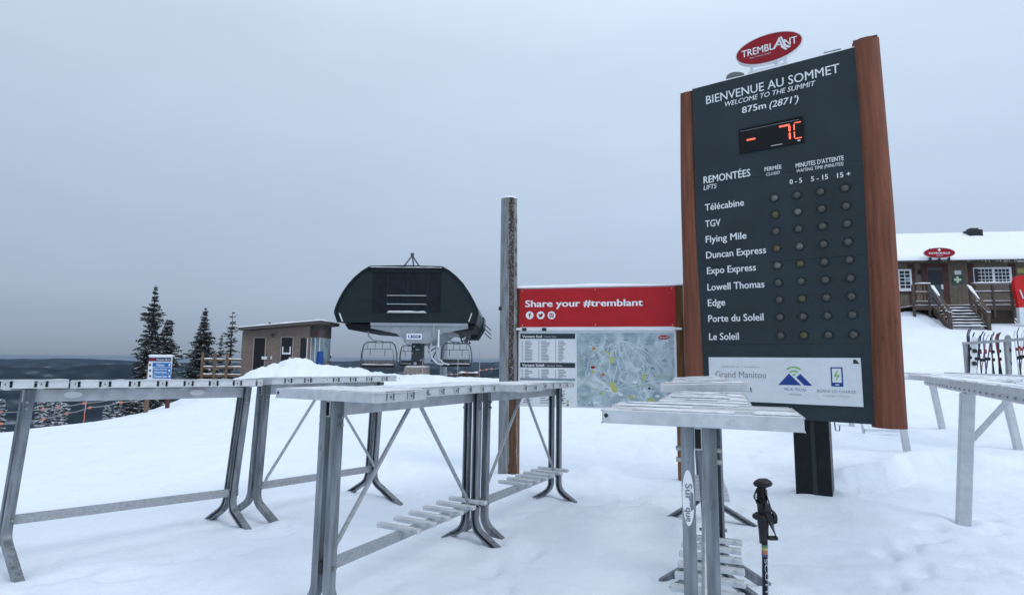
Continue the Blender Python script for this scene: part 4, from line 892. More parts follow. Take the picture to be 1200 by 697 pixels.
MB().box(a[0] + .32, b[0] - .14, .040, .0445, a[1] + .145, a[1] + .20).build('name_strip', M('lettering_soft'), pl); MB().flat(ellipse(a[0] + .2, a[1] + .17, .06, .05, 12), .042).build('plate_emblem', M('lettering_white'), pl)
a, b = lp_(480, 431), lp_(493.5, 401.5); MB().box(a[0], b[0], .4, 1.3, a[1], b[1], bev=.03).build('column', M('lift_column'), lt)
a, b = lp_(477, 430), lp_(497, 427.5); MB().box(a[0], b[0], .2, 1.5, a[1], b[1]).build('base_plate', M('lift_steel'), lt)
mb = MB(); a, b = lp_(470, 444), lp_(498, 430)
mb.prism([(a[0], a[1] - .6), (b[0] + .05, a[1] - .6), (b[0], b[1]), (a[0] + .18, b[1])], .0, 1.9); mb.build('foundation', M('concrete'), lt)
sm = MB(); snowcap(sm, a[0] + .2, b[0], .0, 1.9, b[1], .10, 12, 6, 3); sm.build('snow_cover', M('snow_cap'), lt, smooth=True)
# unloading rails and sheaves on the right, seen against the sky
for px0 in (499.5, 506.5):
    q = [lp_(px0 + dx, y_) for dx, y_ in ((3, 401), (1, 410), (4, 420), (10, 426), (17, 427))]; MB().tube([(x_, 1.0 + (px0 - 499) * .05, z_) for x_, z_ in q], .05, 6).build('entry_rail', M('white_frost'), lt)
q = [lp_(*c) for c in ((494.5, 386), (494.5, 440))]; MB().tube([(q[0][0] + .95, .06, q[0][1]), (q[0][0] + .95, .06, q[0][1] - 1.0)], .05, 6).build('pipe', M('white_frost'), lt)
for c0, c1, r_ in (((497, 412), (509, 405), .04), ((500, 424), (509, 406), .04), ((497, 404), (503, 425), .035)):
    a, b = lp_(*c0), lp_(*c1); MB().tube([(a[0], 1.6, a[1]), (b[0], 1.7, b[1])], r_, 6).build('rail_strut', M('lift_steel'), lt)
for c0, c1 in (((534, 386), (539, 402)), ((543, 385), (548, 402)), ((532, 401), (549, 401)), ((535, 394), (541, 394)), ((536, 398), (541, 398)), ((546, 380), (543, 396)), ((540, 384), (549, 392))):
    a, b = lp_(*c0), lp_(*c1); MB().bar((a[0], 1.9, a[1]), (b[0], 1.9, b[1]), .07).build('sheave_frame', M('lift_steel'), lt)
for c in ((543, 389), (546, 393), (543, 398)): a = lp_(*c); MB().tube([(a[0], 1.8, a[1]), (a[0], 1.95, a[1])], .13, 12).build('sheave', M('lift_steel'), lt)
a = V(519.5, 444, 44); b = V(519.5, 392, 44); tw = thing('lift_tower', 'pale grey steel lift tower behind the station, right of its column', 'lift tower', (a.x, 44, 0))
MB().tube([(0, 0, a.z - 4), (0, 0, b.z)], [.30, .26], 14).build('tube', M('lift_grey'), tw, smooth='angle'); MB().box(-1.6, 1.6, -.15, .15, b.z + .002, b.z + .3).build('crossarm', M('lift_grey'), tw)

def make_chair(px0, px1, ptop, pseat, Y, label, pale='lamp_frost'):
    a, b = V(px0, pseat, Y), V(px1, ptop, Y); wd = b.x - a.x; ht = b.z - a.z; cx_ = (a.x + b.x) / 2
    t = thing('lift_chair', label, 'lift chair', (cx_, Y, a.z), 0, 'chairs hanging at the lift station'); h = wd / 2
    MB().tube([(-h, 0, .12), (-h * .97, 0, ht * .55), (-h * .86, 0, ht * .88), (-h * .68, 0, ht), (h * .68, 0, ht), (h * .86, 0, ht * .88), (h * .97, 0, ht * .55), (h, 0, .12), (h * .9, -.05, 0), (-h * .9, -.05, 0), (-h, 0, .12)], .035, 8).build('frame', M('lift_steel'), t, smooth='angle')
    sb = MB(); snow_ = MB()
    sb = MB().box(-h * .9, h * .9, -.45, .0, .02, .14, bev=.04).build('seat', M('pole_black'), t)
    MB().box(-h * .88, h * .88, .02, .09, .14, .42, bev=.02).build('backrest', M(pale), t)
    n_ = 9
    for k in range(n_): x = -h * .82 + 1.64 * h * k / (n_ - 1); MB().box(x - .015, x + .015, .0, .018, .15, .40).build('back_slat', M('lift_steel'), t)
    MB().tube([(-h * .82, -.25, .25), (-h * .86, -.3, ht * .45), (-h * .78, -.3, ht * .72), (h * .78, -.3, ht * .72), (h * .86, -.3, ht * .45), (h * .82, -.25, .25)], .018, 6).build('safety_bar', M('lift_steel'), t)
    for k, x in enumerate((-.62, -.2, .2, .62)): MB().tube([(x * h, -.02, ht), (x * h + .03, -.3, ht * .73)], .014, 6).build('bar_link', M('lift_steel'), t)
    for x in (-.42, .38): MB().tube([(x * h, -.3, ht * .72), (x * h, -.32, ht * .45)], .018, 6).build('footrest_stem', M('lift_steel'), t)
    MB().box(-.16, .16, -.1, .1, ht - .06, ht + .10, bev=.03).build('clamp', M('galvanised_beam'), t)
    hz_ = lp_(433, 383)[1] - a.z if True else 0
    MB().tube([(0, 0, ht + .05), (-h * .35, 0, ht + .10), (-h * .62, 0, ht + .35), (-h * .68, .05, max(ht + .8, hz_))], .04, 8).build('hanger', M('galvanised_beam'), t, smooth='angle')
    sm_ = MB(); snowcap(sm_, -h * .85, h * .85, -.44, -.02, .14, .05, 20, 4, Y); sm_.build('snow_cover', M('snow_cap'), t, smooth=True)
make_chair(422.5, 466, 401, 430, LY + .6, 'empty four-seat lift chair hanging left of the station column, pale back')
make_chair(516.5, 553.5, 402.5, 429, LY + 2.2, 'empty four-seat lift chair hanging right of the station column, dark seat', 'lift_steel')
make_chair(468, 494, 405, 428.5, 41, 'lift chair half hidden behind the left side of the station column')

# ------------------------------------------------------------------ lift operator hut
HY = 31.0
a = V(281, 440, HY); hx = a.x
ht_ = thing('operator_hut', 'brown flat roofed operator hut with two dark doors and a glass corner', 'hut', (hx, HY, 0))
def hp(px, py, Y=HY): p = V(px, py, Y); return (p.x - hx, p.z)
wl, wr = 0.0, hp(362, 400)[0]; zf_ = hp(300, 441)[1] - .5
zl_, zr_ = hp(281, 388)[1], hp(362, 381.5)[1]
rows_ = 16
# block courses, recessed joints
for k in range(rows_):
    z0 = zf_ + .24 * k; z1 = z0 + .236
    top = min(zl_, zr_)
    if z0 > top: break
    MB().box(wl, wr, 0, 2.4, z0, min(z1, top)).build('block_course', M('hut_wall'), ht_)
MB().prism([(wl, min(zl_, zr_) + .002), (wr, min(zl_, zr_) + .002), (wr, zr_), (wl, zl_ + .003)], 0, 2.4).build('gable', M('hut_wall'), ht_)
MB().box(wl + .012, wr - .012, .012, 2.38, zf_, min(zl_, zr_) - .02).build('wall_core', M('hut_joint'), ht_)
def door(px0, px1, py0, py1, win=None, nm='door'):
    a, b = hp(px0, py1), hp(px1, py0); d = MB().box(a[0], b[0], -.045, -.003, a[1] - .5, b[1], bev=.01).build(nm, M('door_dark'), ht_)
    fr = MB(); fr.box(a[0] - .06, a[0] - .001, -.06, -.003, a[1] - .5, b[1] + .06).box(b[0] + .001, b[0] + .06, -.06, -.003, a[1] - .5, b[1] + .06).box(a[0], b[0], -.06, -.003, b[1] + .001, b[1] + .06)
    fr.build('frame', M('hut_joint'), d)
    return d, a, b
d, a, b = door(296.5, 311.5, 396, 436)
MB().box(b[0] - .12, b[0] + .16, -.12, -.05, b[1] - 1.18, b[1] - 1.02).build('handle', M('white_frost'), d)
d, a, b = door(328.5, 343.5, 395.5, 436)
w_ = hp(331, 415); w2 = hp(341.5, 406); wf = MB().box(w_[0], w2[0], -.075, -.048, w_[1], w2[1] - .0).build('window', M('white_frost'), d)
MB().box(w_[0] + .07, w2[0] - .07, -.080, -.0755, w_[1] + .10, w2[1] + .02).build('pane', M('glass_dark'), wf)
MB().box(b[0] - .14, b[0] - .02, -.09, -.05, b[1] - 1.2, b[1] - 1.08).build('handle', M('white_frost'), d)
a, b = hp(351.5, 424), hp(359, 396); MB().box(a[0], b[0], -.03, -.003, a[1] - .2, b[1]).build('window', M('glass_dark'), ht_)
a, b = hp(359.2, 425), hp(361, 396); MB().box(a[0], b[0], -.08, -.003, a[1] - .3, b[1]).build('window_post', M('white_paint'), ht_)
c_ = hp(319.5, 393); MB().tube([(c_[0], -.12, c_[1]), (c_[0], -.003, c_[1])], [.07, .10], 12).build('wall_lamp', M('lift_steel'), ht_)
c_ = hp(318, 419); MB().box(c_[0] - .04, c_[0] + .04, -.04, -.003, c_[1] - .08, c_[1] + .08).build('socket', M('white_frost'), ht_)
# glass corner on the right side
wzt = hp(362, 395)[1]; wzb = hp(362, 424)[1]
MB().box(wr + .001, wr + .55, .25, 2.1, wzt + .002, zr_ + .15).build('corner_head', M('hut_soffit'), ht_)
g = MB().box(wr + .003, wr + .50, .30, .34, wzb, wzt).build('glass_front', M('glass_pale'), ht_)
MB().box(wr + .50, wr + .54, .30, 2.05, wzb, wzt).build('glass_side', M('glass_pale'), ht_)
for x in (.0, .24, .49): MB().box(wr + .003 + x, wr + .035 + x, .26, .299, wzb, wzt).build('mullion', M('white_frost'), ht_)
MB().box(wr + .001, wr + .53, .28, 2.05, zf_, wzb - .002).build('corner_base', M('hut_wall'), ht_)
c_ = hp(370, 391); MB().tube([(c_[0], .13, c_[1]), (c_[0], .248, c_[1])], .05, 10).build('alarm_lamp', M('oval_red'), ht_)
# roof
e0, e1 = hp(279, 386.5, HY - .5), hp(376, 378.5, HY - .5)
rf = MB(); y0, y1 = -.5, 2.8
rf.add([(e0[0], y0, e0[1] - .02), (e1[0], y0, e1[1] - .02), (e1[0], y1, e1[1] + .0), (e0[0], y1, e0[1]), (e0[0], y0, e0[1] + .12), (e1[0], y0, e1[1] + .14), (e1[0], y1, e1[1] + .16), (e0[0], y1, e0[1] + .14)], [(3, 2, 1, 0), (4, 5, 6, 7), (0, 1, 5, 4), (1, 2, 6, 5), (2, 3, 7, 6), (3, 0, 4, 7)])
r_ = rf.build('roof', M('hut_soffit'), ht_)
sm = MB(); snowcap(sm, e0[0] - .03, e1[0] + .02, y0 - .03, y1, 0, .14, 40, 6, 4, zf=lambda x, y: e0[1] + .13 + (e1[1] - e0[1] + .02) * (x - e0[0]) / (e1[0] - e0[0])); sm.build('snow_cover', M('snow_cap'), r_, smooth=True)
c_ = hp(316, 381, HY + 1); MB().tube([(c_[0], 1, c_[1] - .2), (c_[0], 1, c_[1] + .18)], .05, 8).build('vent', M('lift_steel'), r_)
p = V(374.5, 427, 30.3); t = thing('blue_barrel', 'blue barrel at the glass corner of the brown hut', 'barrel', (p.x, 30.3, p.z)); bz_ = V(374.5, 412.5, 30.3).z - p.z
MB().tube([(0, 0, -.4), (0, 0, bz_ * .3), (0, 0, bz_ * .32), (0, 0, bz_ * .66), (0, 0, bz_ * .68), (0, 0, bz_)], [.17, .175, .19, .19, .175, .165], 20).build('body', M('barrel_blue'), t, smooth='angle'); MB().tube([(0, 0, bz_ + .002), (0, 0, bz_ + .05)], [.175, .14], 20).build('lid', M('barrel_blue'), t)

# ------------------------------------------------------------------ timber fence by the hut
FY = 29.5
a, b = V(234.5, 446, FY), V(281, 446, FY)
fn = thing('timber_fence', 'brown rail fence with snow on its rails, left of the brown hut', 'fence', (a.x, FY, 0))
for k, px_ in enumerate((235.3, 250, 264.3)):
    u, v_ = V(px_, 449, FY), V(px_, 412.5 + k * .5, FY); MB().box(u.x - a.x - .055, u.x - a.x + .055, -.05, .05, u.z - 1.0, v_.z, bev=.01).build('post', M('cut_timber'), fn)
for yy in (421.5, 430.5, 439.5, 446):
    u = V(236, yy, FY); v_ = V(281, yy + .5, FY); rl_ = MB().bar((u.x - a.x, .07, u.z), (v_.x - a.x, .07, v_.z), .05, .11).build('rail', M('cut_timber'), fn)
    sm = MB(); snowcap(sm, .02, b.x - a.x, .04, .10, u.z + .05, .07, 30, 2, yy); sm.build('snow_cover', M('snow_cap'), rl_, smooth=True)

# ------------------------------------------------------------------ trees
def make_tree(px, ytop, ybase, Y, hw, label, seed, needles='needles', snow=.10, trunk=True, dens=1.0, lean=0.0, gaps=0.0, name='spruce_tree', shape=.8, sw=1.0):
    rnd = random.Random(seed); tp = V(px, ytop, Y); bs = V(px, ybase, Y); base = bs.z - .5; h = tp.z - base
    t = thing(name, label, 'tree', (tp.x, Y, base))
    fw_ = hw * Y / F * 1.15
    pts = [(lean * k / 6 + rnd.uniform(-.015, .015) * h * .2, 0, h * k / 6) for k in range(7)]
    MB().tube(pts, [max(.012, .024 * h * (1 - k / 6.15)) for k in range(7)], 7).build('trunk', M('bark'), t, smooth=True)
    cv, cf, sv, sf = [], [], [], []
    def tri(V_, F_, p, d, wv, l, up_):
        a_ = p - wv; b_ = p + wv; c_ = p + d * l + up_ * 0
        n_ = len(V_); V_ += [a_, b_, c_]; F_.append((n_, n_ + 1, n_ + 2))
    nlev = int(46 * dens * max(1, h / 6) ** .5)
    for i_ in range(nlev):
        f_ = (i_ + rnd.random()) / nlev; z = h * (.04 + .95 * f_); R_m = fw_ * (1 - f_) ** shape * (1 + .05) + .05; R_m *= .78 + .5 * noise.noise(Vector((f_ * 7, seed * 1.3, 0)))
        if rnd.random() < gaps: continue
        for q in range(int(8 * dens) + 1):
            az = rnd.uniform(0, 2 * math.pi); Lb = R_m * rnd.uniform(.45, 1.2) * (1 + .5 * noise.noise(Vector((math.cos(az) * 1.3, math.sin(az) * 1.3, f_ * 4 + seed)))); el = rnd.uniform(-.45, .15) + f_ * .5
            d = Vector((math.cos(az) * math.cos(el), math.sin(az) * math.cos(el), math.sin(el)))
            sd = d.cross(Vector((0, 0, 1))).normalized(); o_ = Vector((lean * z / h, 0, z))
            nseg = max(3, int(Lb / .09))
            for k in range(nseg):
                s_ = (k + .5) / nseg; p = o_ + d * Lb * s_ + Vector((0, 0, -.10 * Lb * s_ * s_ + rnd.uniform(-.01, .01)))
                tw_ = (.12 + .20 * (1 - s_)) * min(1, Lb * 1.6) + .03
                for sg_ in (-1, 1):
                    dd = (d * .55 + sd * sg_ * 1.0 + Vector((0, 0, rnd.uniform(-.55, .15)))).normalized(); l_ = tw_ * rnd.uniform(.7, 1.4)
                    wv = Vector((rnd.uniform(-1, 1), rnd.uniform(-1, 1), rnd.uniform(-1, 1))).normalized() * .042
                    tri(cv, cf, p, dd, wv, l_, d); tri(cv, cf, p + dd * l_ * .3, (dd + Vector((0, 0, -.8))).normalized(), wv, l_ * .6, d)
                    if rnd.random() < snow:
                        n_ = len(sv); c0 = p + Vector((0, 0, .025)); e_ = dd * l_ * rnd.uniform(.5, .9); w2_ = d * rnd.uniform(.03, .07) * sw
                        sv += [c0 - w2_, c0 + w2_, c0 + e_ + w2_ * .5 + Vector((0, 0, .01)), c0 + e_ - w2_ * .5]; sf.append((n_, n_ + 1, n_ + 2, n_ + 3))
                        sv += [c0 - w2_ + Vector((0, 0, .035))]; sf.append((n_ + 4, n_ + 1, n_ + 2)); sf.append((n_ + 4, n_ + 2, n_ + 3)); sf.append((n_ + 4, n_, n_ + 1))
    k = MB().add(cv, cf).build('crown', M(needles), t); k['kind'] = 'stuff'
    if sf: k = MB().add(sv, sf).build('snow_cover', M('branch_snow'), t); k['kind'] = 'stuff'
    return t
make_tree(183, 334, 478, 25, 31, 'tall dark spruce standing behind the blue trail sign', 3, snow=.20, dens=1.15, shape=.92)
make_tree(187, 374, 478, 25.3, 23, 'shorter spruce leaning out of the right side of the tallest spruce', 8, snow=.24, dens=1.1, lean=.5, shape=.45)
make_tree(241, 360, 455, 31, 25, 'dark spruce with a blunt top behind the left end of the timber fence', 4, snow=.16, dens=1.1, shape=.75)
make_tree(273, 365, 450, 34.5, 17, 'sparse grey spruce next to the roof of the brown hut', 5, 'needles_pale', snow=.22, dens=.62, gaps=.2, shape=.6)
make_tree(260, 392, 450, 34, 10, 'small thin tree between the two dark trees by the timber fence', 6, 'needles_pale', snow=.5, dens=.6, shape=.6)
make_tree(371, 389, 436, 34.2, 9, 'dark spruce rising behind the glass corner of the brown hut', 7, snow=.2, dens=.8, shape=.5)
make_tree(384, 409, 437, 33.4, 8, 'small snow laden conifer right of the blue barrel', 9, snow=.9, dens=.8, name='snowy_conifer')
for k, (px, yt, yb_, Y, hw, lb) in enumerate(((48, 466, 512, 23.5, 8, 'snow crusted fir nearest to the left rack leg, below its beam'), (60, 463, 512, 24.5, 8, 'second snow crusted fir from the left rack leg'), (70, 465, 510, 24, 6.5, 'snow crusted fir third from the left rack leg'), (77, 462, 508, 25, 7, 'rightmost fir of the snow crusted clump under the left rack'),
        (28, 489, 518, 24.5, 5, 'small snow crusted fir just right of the left rack leg'), (3, 468, 520, 24, 8, 'snow crusted fir at the left edge of the picture'), (126, 476, 500, 25, 6.5, 'low snowy fir left of the trail sign posts'), (138, 468, 500, 25, 8, 'low snowy fir beside the dark drooping bush'))):
    make_tree(px, yt, yb_, Y, hw * .62, lb, 20 + k, 'needles_pale', snow=1.0, dens=.62, sw=1.7, name='snowy_conifer', shape=.55)
make_tree(157, 462, 494, 23.5, 19, 'wide dark bush loaded with snow left of the trail sign posts', 31, snow=.5, dens=1.0, name='snowy_bush', shape=.45)
make_tree(183, 456, 482, 23.5, 12, 'dark low bush between the posts of the blue trail sign', 32, snow=.2, dens=1.0, name='snowy_bush', shape=.4)

# ------------------------------------------------------------------ blue trail sign
TY = 20.5
p = V(188, 480, TY); ts = thing('trail_sign', 'white trail sign with blue direction boards on red brown posts', 'sign', (p.x, TY, 0), math.radians(-4))
def tp_(px, py): q = V(px, py, TY); return (q.x - p.x, q.z)
for px_, py_, m_ in ((168, 483, 'cut_timber'), (194.3, 480, 'trim_red')):
    a, b = tp_(px_, py_ + 8), tp_(px_, 425); MB().box(a[0] - .055, a[0] + .055, .01, .10, a[1], b[1]).build('post', M(m_), ts)
a, b = tp_(166, 484.5), tp_(193, 482); MB().bar((a[0], .06, a[1]), (b[0], .06, b[1]), .05, .05).build('crosspiece', M('trim_red'), ts)
a, b = tp_(172, 446.5), tp_(203, 417); bd_ = MB().box(a[0], b[0], -.03, .0, a[1], b[1], bev=.01).build('board', M('board_white'), ts)
def tl_(px0, px1, py0, py1, m_, nm): a, b = tp_(px0, py1), tp_(px1, py0); return MB().box(a[0], b[0], -.044, -.0305, a[1], b[1]).build(nm, M(m_), bd_), a, b
h_, a, b = tl_(174, 202, 419, 423, 'sign_navy', 'header'); MB().flat(ellipse(a[0] + .15, (a[1] + b[1]) / 2, .11, .04, 16), -.0455).build('header_oval', M('oval_red'), h_); lettering('Versant Nord', h_, a[0] + .30, b[0] - .03, a[1] + .035, -.0455, M('lettering_white'), cap=.055, bold=.02)
for (y0_, y1_, tx) in ((425, 429.6, ('Nansen',)), (430.8, 437, ('Beauchemin', 'classique')), (438, 443, ('Duncan haut',))):
    h_, a, b = tl_(179, 202, y0_, y1_, 'sign_blue', 'direction_board'); n_ = len(tx)
    for k, s_ in enumerate(tx): hh = (b[1] - a[1]) / n_; lettering(s_, h_, a[0] + (.16 if len(s_) < 8 else .05), b[0] - (.25 if len(s_) < 8 else .15), b[1] - hh * (k + .8), -.0455, M('lettering_white'), cap=hh * .58, bold=.02)
    c_ = b[0] - .06, (a[1] + b[1]) / 2; MB().flat(ellipse(c_[0], c_[1], .038, .045, 6), -.0456).build('arrow', M('lettering_white'), h_)
    c_ = tp_(175.8, (y0_ + y1_) / 2); MB().flat([(c_[0] - .05, c_[1]), (c_[0], c_[1] - .055), (c_[0] + .05, c_[1]), (c_[0], c_[1] + .055)], -.0315).build('difficulty_mark', M('screen_black'), bd_)
sm = MB(); snowcap(sm, a[0] - .25, b[0] + .02, -.03, .05, tp_(188, 417)[1], .05, 14, 3, 5); sm.build('snow_cover', M('snow_cap'), ts, smooth=True)

# ------------------------------------------------------------------ flagged ropes and marker poles
def rope(pts, Y, label, flags, Y2=None):
    Y2 = Y2 or Y; q = [V(px, py, Y + (Y2 - Y) * i_ / (len(pts) - 1)) for i_, (px, py) in enumerate(pts)]; o_ = q[0]
    t = thing('flagged_rope', label, 'rope', o_, 0, 'flagged ropes along the slope edge')
    dn = []
    for a_, b_ in zip(q, q[1:]):
        for k in range(6): s_ = k / 6; dn.append(a_.lerp(b_, s_) - o_ + Vector((0, 0, -.04 * math.sin(math.pi * s_))))
    dn.append(q[-1] - o_); MB().tube(dn, .014, 5).build('cord', M('rope_grey'), t)
    for (px, py) in flags:
        i_ = min(range(len(q) - 1), key=lambda n_: abs((pts[n_][0] + pts[n_ + 1][0]) / 2 - px)); s_ = (px - pts[i_][0]) / (pts[i_ + 1][0] - pts[i_][0]); c_ = q[i_].lerp(q[i_ + 1], s_) - o_
        MB().add([c_ + Vector((-.035, 0, .025)), c_ + Vector((.045, .02, .03)), c_ + Vector((.055, .03, -.05)), c_ + Vector((-.03, -.03, -.06)), c_ + Vector((.01, -.03, -.01))], [(0, 4, 3), (0, 1, 4), (1, 2, 4), (2, 3, 4)]).build('flag', M('orange_flag'), t)
rope([(-8, 482.5), (35, 480.5), (68, 476), (98, 472), (136, 467), (175, 461)], 21.5, 'upper rope with orange flags seen under the beam of the left rack', [(0, 482), (50, 479), (68, 477), (98, 473), (136, 467)])
rope([(-8, 497), (33, 492), (50, 490.5), (78, 484), (105, 477), (142, 471), (178, 465)], 20.6, 'lower rope with orange flags running past the snow crusted firs', [(1, 496), (51, 490.5), (78, 484), (105, 477), (142, 471)])
rope([(497, 441), (529, 438), (547, 436), (562, 433.5), (570, 432.5), (590, 430)], 29, 'rope with orange flags right of the lift station, ending behind the log', [(503, 440), (529, 438), (547, 436), (562.5, 433.5), (570, 432.5), (576, 431.8)])
for px, y0, y1, Y, lb in ((98, 466, 497, 21.3, 'thin orange marker pole among the flagged ropes on the left'), (494.5, 420, 452, 28.8, 'orange marker pole beside the station foundation'), (536, 415, 450, 29.2, 'thin grey orange marker pole under the right lift chair'), (561.5, 411, 452, 29, 'tallest marker pole, halfway between the right lift chair and the log')):
    a, b = V(px, y1, Y), V(px, y0, Y); t = thing('marker_pole', lb, 'marker pole', (a.x, Y, a.z)); MB().tube([(0, 0, -.4), (0, 0, (b.z - a.z) * .45)], .014, 6).build('lower_tube', M('orange_flag'), t); MB().tube([(0, 0, (b.z - a.z) * .45), (.02, 0, b.z - a.z)], .017, 6).build('upper_tube', M('ski_pink' if px < 500 else 'rope_grey'), t)
a, b = V(537, 437, 40), V(558, 441, 40); t = thing('flat_shed', 'low snow topped deck far behind the right lift chair', 'shed', (a.x, 40, 0)); MB().box(0, b.x - a.x, 0, 2, b.z - 2, a.z).build('wall', M('dark_timber'), t)
sm = MB(); snowcap(sm, -.05, b.x - a.x + .05, -.1, 2, a.z, .12, 12, 4, 1); sm.build('snow_cover', M('snow_cap'), t, smooth=True)

# ------------------------------------------------------------------ ski patrol building
Pt = Plane(V(1053, 340, 31).x, 31, 8)
pb = thing('patrol_building', 'low brown patrol cabin with snow covered roof, red trim and a porch', 'building', (Pt.o.x, Pt.o.y, 0), -Pt.yaw)
def q_(px, py, off=0.0): return Pt.uv(px, py, off)
xl = q_(1040, 330)[0] - 1.5; xr = q_(1200, 330)[0] + 4.0; ze = q_(1100, 307.5)[1]; zg_ = q_(1100, 372)[1] - 1.2
x = xl; bw = .21
pk = None
while x < xr:                                                        # board siding
    nb = MB().box(x + .004, min(x + bw - .004, xr), -.022, .0, zg_, ze - .02)
    if x < q_(1200, 330)[0] + .3: nb.build('siding_board', M('siding'), pb)
    else: nb.build('siding_board', M('siding'), pb)
    x += bw
MB().box(xl, xr, .001, 6.5, zg_, ze - .02).build('wall', M('dark_timber'), pb)
dz = 2.15
rfz = lambda x, y: ze + .04 + (y + .7) * (2.35 / 4.4)
rf = MB(); rf.add([(xl - .5, -.7, ze - .05), (xr, -.7, ze - .05), (xr, 3.7, ze + 2.30), (xl - .5, 3.7, ze + 2.30), (xr, 8.1, ze - .05), (xl - .5, 8.1, ze - .05), (xl - .5, -.7, ze + .04), (xr, -.7, ze + .04), (xr, 3.7, ze + 2.39), (xl - .5, 3.7, ze + 2.39), (xr, 8.1, ze + .04), (xl - .5, 8.1, ze + .04)],
    [(0, 1, 2, 3), (3, 2, 4, 5), (6, 9, 8, 7), (9, 11, 10, 8), (0, 6, 7, 1), (5, 4, 10, 11), (0, 3, 9, 6), (3, 5, 11, 9)])
rf = rf.build('roof', M('siding'), pb)
MB().box(xl - .5, xr, -.735, -.702, ze - .10, ze + .03).build('fascia', M('dark_timber'), rf)
sm = MB(); snowcap(sm, xl - .52, xr, -.78, 3.72, 0, .26, 90, 14, 3, zf=rfz, amp=.15); sm.build('snow_cover', M('snow_cap'), rf, smooth=True)
icm = MB(); rnd = random.Random(2)
for k in range(36): x = rnd.uniform(q_(1090, 306)[0], xr - 2); icm.tube([(x, -.74, ze - .04), (x, -.74, ze - .06 - rnd.uniform(.03, .12))], [.014, .003], 5)
icm.build('icicles', M('white_frost'), rf)['kind'] = 'stuff'
ch = q_(1140, 272); cy_ = 3.0
c0, c1 = q_(1132.5, 276, -3.0), q_(1147.5, 270, -3.0); MB().box(c0[0], c1[0], 2.7, 3.3, c0[1] - 1.2, c1[1]).build('chimney', M('dark_steel'), rf); MB().box(c0[0] + .15, c1[0] - .15, 2.8, 3.2, c1[1] + .002, c1[1] + .12).build('chimney_cap', M('hut_soffit'), rf)
def panel(px0, px1, py0, py1, y0, y1, m_, nm, par=pb, off=0.0): a, b = q_(px0, py1, off), q_(px1, py0, off); return MB().box(a[0], b[0], y0, y1, a[1], b[1]).build(nm, M(m_), par), a, b
def window(px0, px1, py0, py1, nx, ny, curtains=None):
    w0, a, b = panel(px0, px1, py0, py1, -.06, -.0235, 'white_paint', 'window')
    f_ = .08; gx0, gx1, gz0, gz1 = a[0] + f_, b[0] - f_, a[1] + f_, b[1] - f_
    cw, chh = (gx1 - gx0) / nx, (gz1 - gz0) / ny
    for i_ in range(nx):
        for j_ in range(ny): MB().box(gx0 + cw * i_ + .022, gx0 + cw * (i_ + 1) - .022, -.070, -.0605, gz0 + chh * j_ + .022, gz0 + chh * (j_ + 1) - .022).build('pane', M('glass_dark' if rnd.random() < .8 else 'glass_pale'), w0)
    MB().box(a[0] - .06, b[0] + .06, -.12, -.061, a[1] - .07, a[1] - .001).build('sill', M('white_frost'), w0)
    return a, b
window(1052.5, 1067, 315.5, 340, 2, 5)
a, b = panel(1141, 1184, 313, 333.5, -.06, -.0235, 'white_paint', 'window')[1:]
wn = pb.children[-1]
for (u0_, u1_, nx, ny) in ((1145.5, 1161.5, 4, 4), (1165.5, 1181.5, 4, 4)):
    a_, b_ = q_(u0_, 332), q_(u1_, 315); cw, chh = (b_[0] - a_[0]) / nx, (b_[1] - a_[1]) / ny
    for i_ in range(nx):
        for j_ in range(ny): MB().box(a_[0] + cw * i_ + .02, a_[0] + cw * (i_ + 1) - .02, -.070, -.0605, a_[1] + chh * j_ + .02, a_[1] + chh * (j_ + 1) - .02).build('pane', M('glass_dark'), wn)
panel(1141.8, 1144.5, 315, 332, -.075, -.0605, 'glass_dark', 'pane', wn)
for px0, px1, py0, py1 in ((1067.5, 1071, 309, 372), (1082, 1085.5, 309, 357), (1106, 1110, 309, 357), (1136, 1140.3, 309, 345), (1184.5, 1189, 309, 345)): panel(px0, px1, py0, py1, -.05, -.0232, 'trim_red', 'trim_board')
panel(1085.6, 1106, 309, 313.5, -.05, -.0233, 'trim_red', 'trim_board'); panel(1052, 1067.4, 340.5, 344.5, -.05, -.0233, 'trim_red', 'trim_board')
dr, a, b = panel(1086, 1105.8, 314, 357, -.045, -.0228, 'door_grey', 'door'); MB().box(a[0] + .15, b[0] - .15, -.052, -.0455, b[1] - .95, b[1] - .12).build('door_window', M('glass_dark'), dr)
c_ = q_(1103.5, 337); MB().box(c_[0] - .06, c_[0] + .03, -.10, -.046, c_[1] - .10, c_[1] + .16).build('handle', M('white_frost'), dr)
c_ = q_(1076.5, 318.5); MB().tube([(c_[0], -.14, c_[1] + .08), (c_[0], -.14, c_[1] - .14)], [.06, .10], 10).build('wall_lamp', M('dark_steel'), pb); MB().bar((c_[0], -.14, c_[1] + .08), (c_[0], -.02, c_[1] + .12), .03).build('lamp_arm', M('dark_steel'), pb)
c_ = q_(1079.5, 301); MB().tube([(c_[0] - .03, -.76, c_[1] - .3), (c_[0] + .04, -.76, c_[1] + .35)], .03, 6).build('downpipe', M('trim_red'), pb)
g_, a, b = panel(1116, 1127, 322.5, 333, -.05, -.0226, 'first_aid_green', 'first_aid_sign'); cx_, cz_ = (a[0] + b[0]) / 2, (a[1] + b[1]) / 2
MB().flat([(cx_ + x_, cz_ + z_) for x_, z_ in ((-.06, -.18), (.06, -.18), (.06, -.06), (.18, -.06), (.18, .06), (.06, .06), (.06, .18), (-.06, .18), (-.06, .06), (-.18, .06), (-.18, -.06), (-.06, -.06))], -.0515).build('cross', M('first_aid_cross'), g_)
panel(1118.5, 1125.5, 317, 321.8, -.04, -.0227, 'board_white', 'notice'); panel(1114, 1122, 335.5, 337, -.04, -.0227, 'lamp_frost', 'door_shelf')
